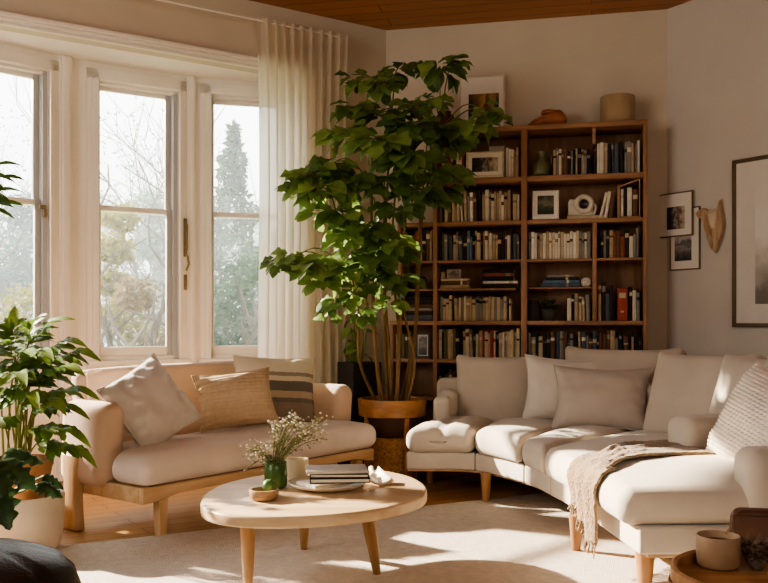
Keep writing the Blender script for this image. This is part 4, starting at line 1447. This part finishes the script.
dish('ceramic_cup', 'plain cream ceramic cup behind the green vase on the coffee table', 'cup', (q.x, q.y + .035, ZTAB + .0005), [(.04, 0), (.048, .008), (.052, .095), (.05, .1), (.046, .1), (.043, .02), (.01, .012)], mat('warm_cup', '#d9c7a4', .5, .06))

# ---------------------------------------------------------------- bottom corners
m_lea = mat('black_leather', '#2a2523', .38, .2, 12, .2, 120)
# black leather pouf at the lower left
q = at(-26, 560, 2.72)
PF = thing('leather_pouf', 'black domed leather pouf cut off at the lower left corner', 'pouf', (q.x, q.y, .0145))
prof = [(.24, 0), (.28, .02), (.315, .1), (.325, .2), (.318, .29), (.29, .365), (.24, .415), (.16, .445), (.08, .458), (.02, .46)]
v, f = lathe(prof, 64)
vv = []
for p in v:
    a = math.atan2(p[1], p[0]); r = math.hypot(p[0], p[1])
    k = 1 - .035 * math.exp(-((a * 8 / (2 * PI)) % 1 - .5) ** 2 / .004) * sm(.05, .2, r)
    vv.append((p[0] * k, p[1] * k, p[2] * (1 - .03 * (1 - k) / .035 * .3) + .006 * noise.noise(Vector((p[0] * 7, p[1] * 7, p[2] * 7)))))
MB().add((vv, f)).build('cover', m_lea, PF, 80)
MB().add(tube([(.32 * math.cos(R(a)), .32 * math.sin(R(a)), .285) for a in range(0, 361, 6)], .006, 6)).build('seam', m_lea, PF)
MB().add(lathe([(.002, .462), (.02, .465), (.022, .459), (.002, .457)][::-1], 16)).build('button', m_lea, PF)
# round tray table at the lower right
tcen = Vector((1.09, 2.52))
zt = .42
w_tr = wood('tray_wood', '#b08255', '#8c613a', 'X', 3, .45)
TT = thing('tray_table', 'round wooden tray table with raised rim at the lower right corner', 'table', (tcen.x, tcen.y, 0))
TR = .275
MB().add(lathe([(TR - .035, zt - .05), (TR - .01, zt - .045), (TR, zt - .01), (TR, zt + .03), (TR - .008, zt + .036), (TR - .018, zt + .03), (TR - .02, zt), (.02, zt - .0)], 56)).build('tray', w_tr, TT, 50)
MB().add(tube([(TR * math.cos(R(a)) * 1.002, TR * math.sin(R(a)) * 1.002, zt - .012) for a in range(0, 361, 6)], .006, 6)).build('hoop', wood('hoop_wood', '#8a6038', '#6c4827', 'X'), TT)
for a in (60, 180, 300):
    MB().add(tube([(.24 * math.cos(R(a)), .24 * math.sin(R(a)), .014), (.17 * math.cos(R(a)), .17 * math.sin(R(a)), zt - .045)], [.015, .02], 12)).build('leg', w_tr, TT)
q = ground(717, 566, zt)
mg = thing('mug', 'beige stoneware cup of dark coffee on the round tray table', 'mug', (q.x, q.y - .01, zt + .0008), R(10))
mgb = MB().add(lathe([(.05, 0), (.06, .008), (.0635, .05), (.063, .092), (.0605, .095), (.057, .092), (.056, .02), (.03, .012)], 40)).build('body', mat('stoneware', '#a88a6a', .55, .1, 14), mg, 50)
MB().add(lathe([(.0555, .07), (.0555, .0745), (.01, .0748)], 40)).build('coffee', mat('coffee', '#2a170d', .15, .1), mgb)
MB().add(tube(catmull([(.058, 0, .085), (.085, .0, .095), (.092, .0, .06), (.06, .0, .03)], 5), .007, 8), Matrix.Rotation(R(35), 4, 'Z')).build('handle', mat('stoneware', ''), mg)
# pine cone
q = ground(764, 572, zt)
rng = random.Random(9)
mb = MB().add(lathe([(.012, .0), (.026, .014), (.03, .03), (.022, .055), (.006, .075)], 14))
for j in range(8):
    z = .006 + .009 * j
    r = .036 * math.sin(PI * (.18 + .78 * (1 - j / 8)) ** .9) + .006
    for i in range(9):
        a = 2 * PI * (i + .5 * (j % 2)) / 9
        mb.add(leaf(.024, .02, -.3, -.2, n=3), orient((r * .6 * math.cos(a), r * .6 * math.sin(a), z), (math.cos(a), math.sin(a), .35)))
o = mb.build('pine_cone', mat('cone_scales', '#6a5848', .9, .4, 30))
o.location = (q.x - .01, q.y + .02, zt + .002); o.scale = (1.15, 1.15, 1.15); tag(o, 'rough brown pine cone beside the coffee cup on the tray', 'pine cone')
# brown leather bag standing at the sofa end
q = at(762, 530, 3.3)
bg = thing('leather_bag', 'dark brown leather bag standing by the near end of the sofa', 'bag', (q.x + .08, q.y, 0), R(-12))
m_bag = mat('brown_leather', '#5a3a26', .5, .2, 14, .2, 90)
MB().add(curved_box(-.19, .19, -.09, .09, .0, .46, .04, 4, (4, 2, 6), lambda p: Vector((p.x * (1 - .1 * p.z), p.y * (1 - .5 * sm(.1, .46, p.z)), p.z)))).build('body', m_bag, bg, 70)
MB().add(box(-.19, .19, -.075, -.06, .3, .45, .006, 2)).build('flap', mat('flap_leather', '#4c301f', .5, .2, 14), bg)
# ---------------------------------------------------------------- curtain and rail
def lw(t, off, z):
    q = C0 + LD * t + LN * off
    return Vector((q.x, q.y, z))
def l_at(px, off=0):
    k = (px - 384) / F
    b = C0 + LN * off
    return (k * b.y - b.x) / (LD.x - k * LD.y)
def sheer(name, c):
    m = bpy.data.materials.new(name)
    m.use_nodes = True
    nt = m.node_tree
    N, Lk = nt.nodes, nt.links
    b = N['Principled BSDF']
    b.inputs['Base Color'].default_value = lin(c)
    b.inputs['Roughness'].default_value = .9
    tl_ = N.new('ShaderNodeBsdfTranslucent'); tl_.inputs[0].default_value = lin('#fbf4e6')
    mx = N.new('ShaderNodeMixShader'); mx.inputs[0].default_value = .74
    Lk.new(b.outputs[0], mx.inputs[1]); Lk.new(tl_.outputs[0], mx.inputs[2])
    tp = N.new('ShaderNodeBsdfTransparent')
    tc = N.new('ShaderNodeTexCoord'); nz = N.new('ShaderNodeTexNoise'); nz.inputs['Scale'].default_value = 140
    Lk.new(tc.outputs['Object'], nz.inputs[0])
    mr = N.new('ShaderNodeMapRange'); mr.inputs['To Min'].default_value = .03; mr.inputs['To Max'].default_value = .1
    Lk.new(nz.outputs[0], mr.inputs['Value'])
    m2 = N.new('ShaderNodeMixShader')
    Lk.new(mr.outputs[0], m2.inputs[0]); Lk.new(mx.outputs[0], m2.inputs[1]); Lk.new(tp.outputs[0], m2.inputs[2])
    Lk.new(m2.outputs[0], N['Material Output'].inputs['Surface'])
    return m
m_sheer = sheer('sheer_linen', '#f6f0e4')
ta, tb = l_at(348, .12), l_at(258, .12)
ZR = 3.43
rng = random.Random(3)
def cur(u, v):
    z = ZR - .005 - v * (ZR - .02)
    gather = 1 - .10 * math.sin(PI * min(1, v * 1.05)) * (1 - v) - .04 * v
    t = ta + (tb - ta) * (.5 + (u - .5) * gather) + .02 * v
    ph = u * 2 * PI * 10 + 1.1 * math.sin(u * 9) + .5 * math.sin(v * 2 + u * 5)
    amp = .024 + .016 * noise.noise(Vector((u * 5, v * .8, 1))) + .008 * v
    pin = sm(0, .04, v)
    off = .12 + amp * math.sin(ph) * (.55 + .45 * pin) + .008 * math.sin(u * 2 * PI * 19 + v)
    return lw(t + .012 * math.cos(ph), off, z)
ct = thing('curtain', 'long sheer cream curtain hanging from the rail at right of the bay window', 'curtain', lw((ta + tb) / 2, .12, 0), world=True)
pno = MB().add(grid(cur, 180, 50)).build('panel', m_sheer, ct, 180)
MB().add(grid(lambda u, v: cur(u, v * .028) + Vector((LN.x, LN.y, 0)) * .006, 180, 3)).build('header_tape', m_sheer, pno, 180)
rl_ = thing('curtain_rail', 'thin white curtain rail fixed to the wall above the bay window', 'curtain rail', lw(1, .12, ZR), world=True)
MB().add(tube([lw(ta + .03, .12, ZR - .03), lw(5.2, .12, ZR - .03)], .007, 10)).build('rail', m_white, rl_)
for t in (ta + .06, 2.2, 3.8):
    MB().add(tube([lw(t, .12, ZR - .03), lw(t, .002, ZR - .03)], .006, 8)).build('bracket', m_white, rl_)
# shade box glimpsed behind the plant
# ---------------------------------------------------------------- tall plant
m_lf1 = mat('plant_leaf', '#647d40', .42, .4, 9, trans=.35, spec=.5)
m_lf2 = mat('plant_leaf_light', '#87a055', .42, .3, 9, trans=.4, spec=.5)
m_stem = mat('cane_bark', '#7d6039', .75, .3, 18, stretch=(1, 1, .25))
m_pet = mat('petiole', '#6d7036', .6, .2, 10)
w_rim = wood('planter_rim_wood', '#b57f48', '#915f31', 'X', 3, .45)
m_cork = mat('cork', '#d0a068', .9, .0, 60, .5, 90, col2='#8f653c')
TPX, TPY = .06, 6.5
TP = thing('tall_plant', 'tall leafy indoor tree with many canes beside the bookcase', 'plant', (TPX, TPY, .52), world=True)
PS = thing('planter_stand', 'round wooden planter stand with deep rim and cork drum base', 'planter', (TPX, TPY, 0))
zr1, zr0 = .60, .475
MB().add(lathe([(.225, zr0), (.243, zr0 + .005), (.25, zr1 - .01), (.246, zr1), (.222, zr1), (.218, zr1 - .01), (.215, zr0 + .02)], 48)).build('rim', w_rim, PS, 50)
MB().add(lathe([(.15, .31), (.16, .33), (.215, zr0 + .01), (.215, zr0 + .03), (.01, zr0 + .03)], 40)).build('inner_pot', mat('dark_brown_pot', '#4d3320', .7, .2), PS, 50)
MB().add(lathe([(.165, 0), (.178, .008), (.178, .325), (.17, .33), (.01, .33)], 48)).build('cork_drum', m_cork, PS, 50)
for a in (20, 110, 200, 290):
    MB().add(box(.195, .222, -.016, .016, 0, zr0 + .01, .004), Matrix.Rotation(R(a + 8), 4, 'Z')).build('leg', w_rim, PS)
MB().add(lathe([(.205, .515), (.21, .53), (.12, .545), (.01, .55)], 30), Matrix.Translation((TPX, TPY, 0))).build('soil', mat('potting_soil', '#33251a', 1, .3, 30, .6, 40), TP)

CL = [ # px, py, depth, spread(px), leaves
 (372, 82, 6.5, 24, 6), (398, 74, 6.55, 20, 5), (385, 88, 6.4, 18, 4), (352, 80, 6.4, 12, 4), (440, 72, 6.45, 26, 7), (455, 66, 6.4, 16, 4), (428, 104, 6.35, 22, 6), (416, 112, 6.2, 16, 5), (470, 128, 6.35, 30, 6), (484, 114, 6.3, 16, 4), (500, 122, 6.3, 10, 3),
 (352, 112, 6.3, 22, 6), (380, 118, 6.25, 26, 8), (412, 130, 6.2, 30, 9), (345, 138, 6.2, 26, 8), (378, 146, 6.1, 32, 10), (430, 140, 6.3, 26, 7), (452, 145, 6.45, 20, 5), (404, 162, 6.1, 32, 10),
 (312, 178, 6.05, 24, 8), (300, 186, 6.0, 20, 6), (330, 170, 6.1, 24, 8), (322, 192, 6.0, 28, 9), (296, 198, 6.0, 12, 4), (352, 186, 6.05, 30, 9), (385, 186, 6.1, 30, 9), (440, 176, 6.3, 26, 8), (420, 196, 6.15, 28, 8), (445, 196, 6.3, 18, 6),
 (342, 218, 6.0, 26, 8), (318, 216, 6.0, 18, 5), (366, 232, 6.05, 28, 9), (345, 240, 6.0, 20, 6), (396, 214, 6.2, 22, 6), (388, 246, 6.1, 26, 8),
 (278, 268, 5.95, 14, 5), (292, 264, 5.95, 18, 7), (310, 270, 5.95, 20, 7), (326, 266, 6.0, 20, 7), (322, 288, 5.95, 20, 7), (345, 276, 6.0, 24, 8), (338, 304, 5.98, 16, 5), (330, 318, 5.98, 10, 3), (372, 262, 6.05, 26, 8), (398, 258, 6.2, 20, 6), (400, 284, 6.15, 20, 6), (382, 284, 6.1, 20, 6), (356, 296, 6.0, 16, 5), (362, 318, 6.15, 14, 4), (390, 306, 6.2, 14, 4)]
rng = random.Random(77)
canes = []
for i, (bx_, by_, tx, ty, td, r0) in enumerate(((-.08, -.04, 372, 150, 6.35, .016), (.03, -.08, 408, 130, 6.35, .017), (.09, .0, 425, 165, 6.4, .015), (-.03, .06, 392, 110, 6.5, .014), (.06, .07, 440, 120, 6.5, .014),
                                          (-.1, .03, 345, 250, 6.2, .013), (.0, -.02, 385, 190, 6.3, .015), (.1, -.05, 412, 250, 6.3, .012), (-.05, -.09, 360, 280, 6.2, .012), (.04, .02, 398, 160, 6.4, .013))):
    b = Vector((TPX + bx_, TPY + by_, .535))
    tp = at(tx, ty, td)
    m1 = b.lerp(tp, .3) + Vector((bx_ * .5 + rng.uniform(-.02, .02), rng.uniform(-.03, .03), 0))
    m2 = b.lerp(tp, .65) + Vector((rng.uniform(-.05, .05), rng.uniform(-.04, .04), 0))
    pts = catmull([b, m1, m2, tp], 8)
    n = len(pts)
    canes.append(pts)
    MB().add(tube(pts, [r0 * (1 - .55 * k / n) * (1 + .08 * (k % 4 == 0)) for k in range(n)], 8)).build('cane', m_stem, TP)
pet, lv = MB(), MB()
for (px, py, D, sp_, nl) in CL:
    c = at(px, py, D)
    # nearest cane point a bit lower than the cluster
    best = min((p for cn in canes for p in cn[8:]), key=lambda p: (p - c).length + (1.2 if p.z > c.z - .02 else 0))
    hub = c + Vector((0, 0, .04))
    mid = best.lerp(hub, .55) + Vector((0, 0, .05 + .12 * (hub - best).length))
    pts = catmull([best, mid, hub], 5)
    pet.add(tube(pts, [.0055 - .0025 * k / len(pts) for k in range(len(pts))], 5))
    Lr = sp_ / F * D
    out_d = Vector((hub.x - TPX, hub.y - TPY, 0))
    a0 = rng.uniform(0, 2 * PI)
    cup = rng.uniform(.1, .5)
    light = rng.random() < (.45 if px < 400 else .25)  # more pale leaves at left, its brighter light put into leaf colour
    nl = int(nl * 2.7)
    for k in range(nl):
        a = a0 + 6 * PI * k / nl + rng.uniform(-.25, .25)
        L_ = Lr * rng.uniform(.5, .85) + .04
        d = Vector((math.cos(a), math.sin(a) * .8, rng.uniform(-.6, .3)))
        if out_d.length > .05:
            d += out_d.normalized() * .3
        st = hub + Vector((math.cos(a), math.sin(a), 0)) * rng.uniform(.01, Lr * .45) + Vector((0, 0, rng.uniform(-.05, .03)))
        # tilt the blades a little to the room so their faces show
        up = Vector((rng.uniform(-.35, .1), -.75 + rng.uniform(-.3, .3), 1))
        lv.add(leaf(L_, L_ * rng.uniform(.52, .72), rng.uniform(.2, .55), rng.uniform(.08, .22), n=9, shape='lobed' if rng.random() < .7 else 'obovate', ph=rng.uniform(0, 6)),
               orient(st, d, up), 1 if light or rng.random() < .15 else 0)
pet.build('leaf_stalks', m_pet, TP)
lv.build('foliage', [m_lf1, m_lf2], TP, 80)

# dark planter in the corner behind, with a few broad leaves
q = lw(l_at(362, .34), .34, 0)
DPn = thing('corner_planter', 'dark square planter with a few broad leaves behind the tall plant, by the curtain', 'plant', (q.x - .02, q.y, 0), ang_l)
zc_ = HC - (362 - 322) / F * q.y
MB().add(box(-.13, .13, -.12, .12, 0, zc_, .008, 2)).build('planter_box', mat('charcoal_box', '#25211f', .6, .1), DPn)
lv = MB(); st_ = MB()
for i in range(15):
    a = rng.uniform(0, 2 * PI); hgt = rng.uniform(.05, .34); rr = rng.uniform(.02, .09)
    p = Vector((rr * math.cos(a), rr * math.sin(a), zc_ + hgt))
    st_.add(tube([(p.x * .3, p.y * .3, zc_ - .01), p], .004, 5))
    lv.add(leaf(rng.uniform(.1, .15), .08, .5, .15, ph=a), orient(p, (math.cos(a), math.sin(a), rng.uniform(-.7, .3)), (0, -.5, 1)))
st_.build('stalks', m_pet, DPn); lv.build('foliage', m_lf2, DPn, 80)

# ---------------------------------------------------------------- potted plant at the left edge
q = at(22, 540, 4.55)
LP = thing('potted_palm', 'bushy green potted plant in a cream pot at the left edge beside the loveseat', 'plant', (q.x - .02, q.y, 0))
m_cpot = mat('cream_pot', '#e3d3bd', .6, .06, 6); m_terra = mat('terracotta', '#a97c55', .8, .15, 10)
MB().add(lathe([(.17, 0), (.2, .012), (.222, .12), (.225, .27), (.215, .285), (.205, .28), (.2, .2), (.02, .19)], 48)).build('pot', m_cpot, LP, 50)
MB().add(lathe([(.12, .2), (.14, .3), (.165, .42), (.17, .425), (.172, .455), (.16, .46), (.15, .43), (.02, .42)], 40)).build('inner_pot', m_terra, LP, 50)
MB().add(lathe([(.15, .425), (.1, .435), (.01, .44)], 30)).build('soil', mat('potting_soil', ''), LP)
rng = random.Random(21)
sts, lv = MB(), MB()
tips = [(72, 352, 4.35), (60, 342, 4.4), (44, 326, 4.5), (30, 330, 4.5), (8, 345, 4.4), (62, 366, 4.3), (40, 350, 4.2), (18, 372, 4.1), (-12, 335, 4.5), (-25, 380, 4.3), (70, 388, 4.4), (52, 398, 4.25), (30, 392, 4.1), (64, 428, 4.4), (-15, 420, 4.1), (60, 405, 4.5), (70, 446, 4.45), (36, 376, 4.4), (22, 352, 4.3), (4, 388, 4.2), (44, 372, 4.5), (14, 330, 4.6), (-5, 362, 4.3)]
for (px, py, D) in tips:
    t = at(px, py, D) - Vector(LP.location)
    b = Vector((rng.uniform(-.06, .06), rng.uniform(-.06, .06), .42))
    mid = Vector((b.x + (t.x - b.x) * .35, b.y + (t.y - b.y) * .35, b.z + (t.z - b.z) * .7 + .05))
    pts = catmull([b, mid, t], 6)
    sts.add(tube(pts, [.006 - .004 * k / len(pts) for k in range(len(pts))], 6))
    out_d = (pts[-1] - pts[-3]).normalized()
    side = out_d.cross(Vector((0, 0, 1)))
    if side.length < .1: side = Vector((1, 0, 0))
    side.normalize()
    # pinnate pairs along the last part of the stalk
    for k in range(7, len(pts)):
        f_ = (k - 7) / (len(pts) - 8)
        for s in (-1, 1):
            L_ = rng.uniform(.10, .145) * (1 - .25 * f_)
            d = out_d * (.55 + .5 * f_) + side * s * (1 - .5 * f_) + Vector((0, 0, rng.uniform(-.25, .12)))
            lv.add(leaf(L_, L_ * .42, rng.uniform(.25, .6), .15, n=7, shape='lobed', ph=rng.uniform(0, 6)), orient(pts[k], d, (rng.uniform(-.2, .2), -.5, 1)), 0 if rng.random() < .6 else 1)
    lv.add(leaf(.16, .055, .5, .15), orient(pts[-1], out_d + Vector((0, 0, -.1)), (0, -.5, 1)), 1)
sts.build('stalks', m_pet, LP)
lv.build('foliage', [mat('palm_leaf', '#566f30', .45, .35, 9, trans=.3), mat('palm_leaf_light', '#748a3a', .45, .3, 9, trans=.35)], LP, 80)
# tall shoot of a taller plant, its sprig enters the frame at the left edge
q2 = at(-22, 540, 5.0)
SH = thing('tall_potted_plant', 'tall slender plant at far left whose leaf sprig crosses the left window', 'plant', (q2.x, q2.y, 0))
MB().add(lathe([(.12, 0), (.14, .01), (.16, .3), (.15, .31), (.14, .3), (.13, .26), (.02, .25)], 36)).build('pot', m_terra, SH, 50)
hz_ = HC + (322 - 190) / F * 5.0
MB().add(tube(catmull([(0, 0, .24), (.02, .02, 1.0), (-.01, 0, hz_ - .1), (.05, 0, hz_ + .05)], 6), .009, 8)).build('cane', m_stem, SH)
lv = MB()
for i in range(11):
    z = hz_ - .12 + .024 * i
    d = Vector((1, rng.uniform(-.5, .3), rng.uniform(-.3, .25))) if i % 2 else Vector((rng.uniform(-1, .8), rng.uniform(-1, 1), .1))
    lv.add(leaf(rng.uniform(.12, .19), .05, .4, .15, ph=i), orient((.03, 0, z), d, (0, -.6, 1)))
    if i % 3 == 1:
        lv.add(leaf(.15, .05, .3, .15, ph=i), orient((.1, 0, z + .02), (1, -.1, .2), (0, -.6, 1)))
lv.build('foliage', mat('palm_leaf', ''), SH, 80)
# broad lobed plant in front of the pot
q = at(-48, 560, 3.95)
MP = thing('broad_leaf_plant', 'dark broad lobed leaves drooping low in front of the cream pot', 'plant', (q.x, q.y, 0))
MB().add(lathe([(.1, 0), (.13, .01), (.15, .2), (.14, .215), (.13, .2), (.12, .17), (.02, .16)], 36)).build('pot', mat('brown_pot', '#7a5a40', .8, .15), MP, 50)
def lobed_blade(L_, W_):
    """broad blade cut into lobes"""
    n = 22
    ctr = []
    for i in range(n + 1):
        t = i / n
        w = W_ * .5 * math.sin(PI * min(1, .06 + .94 * t ** .75)) ** .7 * (1 - .42 * (0.5 + .5 * math.cos(t * 2 * PI * 4.5)) * sm(.1, .3, t))
        if i == n: w = .001
        ctr.append((L_ * t, w, -.3 * L_ * t * t))
    v, f = [], []
    for (x, w, z) in ctr:
        v += [(x - .15 * w, -w, z - .25 * w), (x, -w * .5, z + .02 * w), (x, 0, z - .03 * L_ * .2), (x, w * .5, z + .02 * w), (x - .15 * w, w, z - .25 * w)]
    for i in range(n):
        for j in range(4):
            a = i * 5 + j
            f.append((a, a + 5, a + 6, a + 1))
    return v, f
sts, lv = MB(), MB()
for (px, py, D, dx, dy, dz, L_) in ((8, 462, 3.9, .8, -.3, -.3, .20), (-12, 458, 3.8, .6, -.6, -.3, .24), (46, 484, 3.95, .9, -.15, -.25, .12), (2, 482, 3.8, .5, -.6, -.6, .22), (-25, 480, 3.7, .2, -1, -.3, .25), (52, 476, 4.0, .9, .1, -.4, .10), (14, 452, 4.0, .9, .1, -.1, .16)):
    p = at(px - 8, py, D) - Vector(MP.location)
    sts.add(tube(catmull([(0, 0, .16), (p.x * .4, p.y * .4, p.z * .75), p], 5), .005, 6))
    lv.add(lobed_blade(L_, L_ * .8), orient(p, (dx, dy, dz), (0, -.6, 1)))
sts.build('stalks', m_pet, MP)
lv.build('foliage', mat('dark_broad_leaf', '#2c4426', .35, .35, 9, trans=.2, spec=.6), MP, 80)
bpy.context.view_layer.update()

# ---------------------------------------------------------------- light, sky, camera
wd = bpy.data.worlds.new('sky')
bpy.context.scene.world = wd
wd.use_nodes = True
nt = wd.node_tree
bg_ = nt.nodes['Background']
tcw = nt.nodes.new('ShaderNodeTexCoord'); spw = nt.nodes.new('ShaderNodeSeparateXYZ'); rpw = nt.nodes.new('ShaderNodeValToRGB')
nt.links.new(tcw.outputs['Generated'], spw.inputs[0])
nt.links.new(spw.outputs[2], rpw.inputs[0])
rpw.color_ramp.elements[0].color = (.80, .84, .80, 1); rpw.color_ramp.elements[0].position = 0
rpw.color_ramp.elements[1].color = (.90, .95, 1, 1); rpw.color_ramp.elements[1].position = .5
nt.links.new(rpw.outputs[0], bg_.inputs[0])
bg_.inputs[1].default_value = SKY

sun = bpy.data.lights.new('sun', 'SUN')
sun.energy = SUN_E; sun.angle = R(1.2); sun.color = (1, .86, .68)
so = bpy.data.objects.new('sun', sun); C.objects.link(so)
az, el = R(SUN_AZ), R(SUN_EL)
frm = Vector((-math.sin(az) * math.cos(el), math.cos(az) * math.cos(el), math.sin(el)))
so.rotation_euler = (-frm).to_track_quat('-Z', 'Y').to_euler()
so.location = frm * 20

def area(name, loc, look, sx, sy, e, col):
    l = bpy.data.lights.new(name, 'AREA')
    l.shape = 'RECTANGLE'; l.size = sx; l.size_y = sy; l.energy = e; l.color = col
    o = bpy.data.objects.new(name, l); C.objects.link(o)
    o.location = loc
    o.rotation_euler = (Vector(look) - Vector(loc)).to_track_quat('-Z', 'Y').to_euler()
    return o
for nm, a, b in (('portal_left', BAY[4], BAY[3]), ('portal_middle', BAY[3], BAY[2]), ('portal_right', BAY[2], BAY[1])):
    c = (a + b) / 2
    d = (b - a).normalized()
    n = Vector((d.y, -d.x))
    p_ = c - n * .2
    o = area(nm, (p_.x, p_.y, 1.9), (p_.x + n.x, p_.y + n.y, 1.9), (b - a).length, 2.2, 1, (1, 1, 1))
    o.data.cycles.is_portal = True
# added fill lights without a visible source, brightening the room from left and rear
area('fill_left', (-4.3, 1.8, 2.2), (0.8, 5.2, 1.1), 3.0, 2.2, FILL_L, (1, .98, .93))
area('fill_rear', (1.2, -1.9, 2.9), (.6, 5.5, .9), 3.5, 1.2, FILL_R, (1, .96, .90))

cam = bpy.data.cameras.new('camera')
cam.sensor_width = 36; cam.sensor_fit = 'HORIZONTAL'
cam.lens = 36 * F / 768
cam.shift_y = (322 - 291.5) / 768
cam.clip_start = .05; cam.clip_end = 200
co = bpy.data.objects.new('camera', cam); C.objects.link(co)
co.location = (0, 0, HC); co.rotation_euler = (R(90), 0, 0)
bpy.context.scene.camera = co
vs_ = bpy.context.scene.view_settings
vs_.view_transform = 'AgX'
try:
    vs_.look = 'AgX - Medium High Contrast'
except Exception:
    pass
vs_.exposure = EXPO
for o in list(C.objects):
    if '_w' in o: del o['_w']
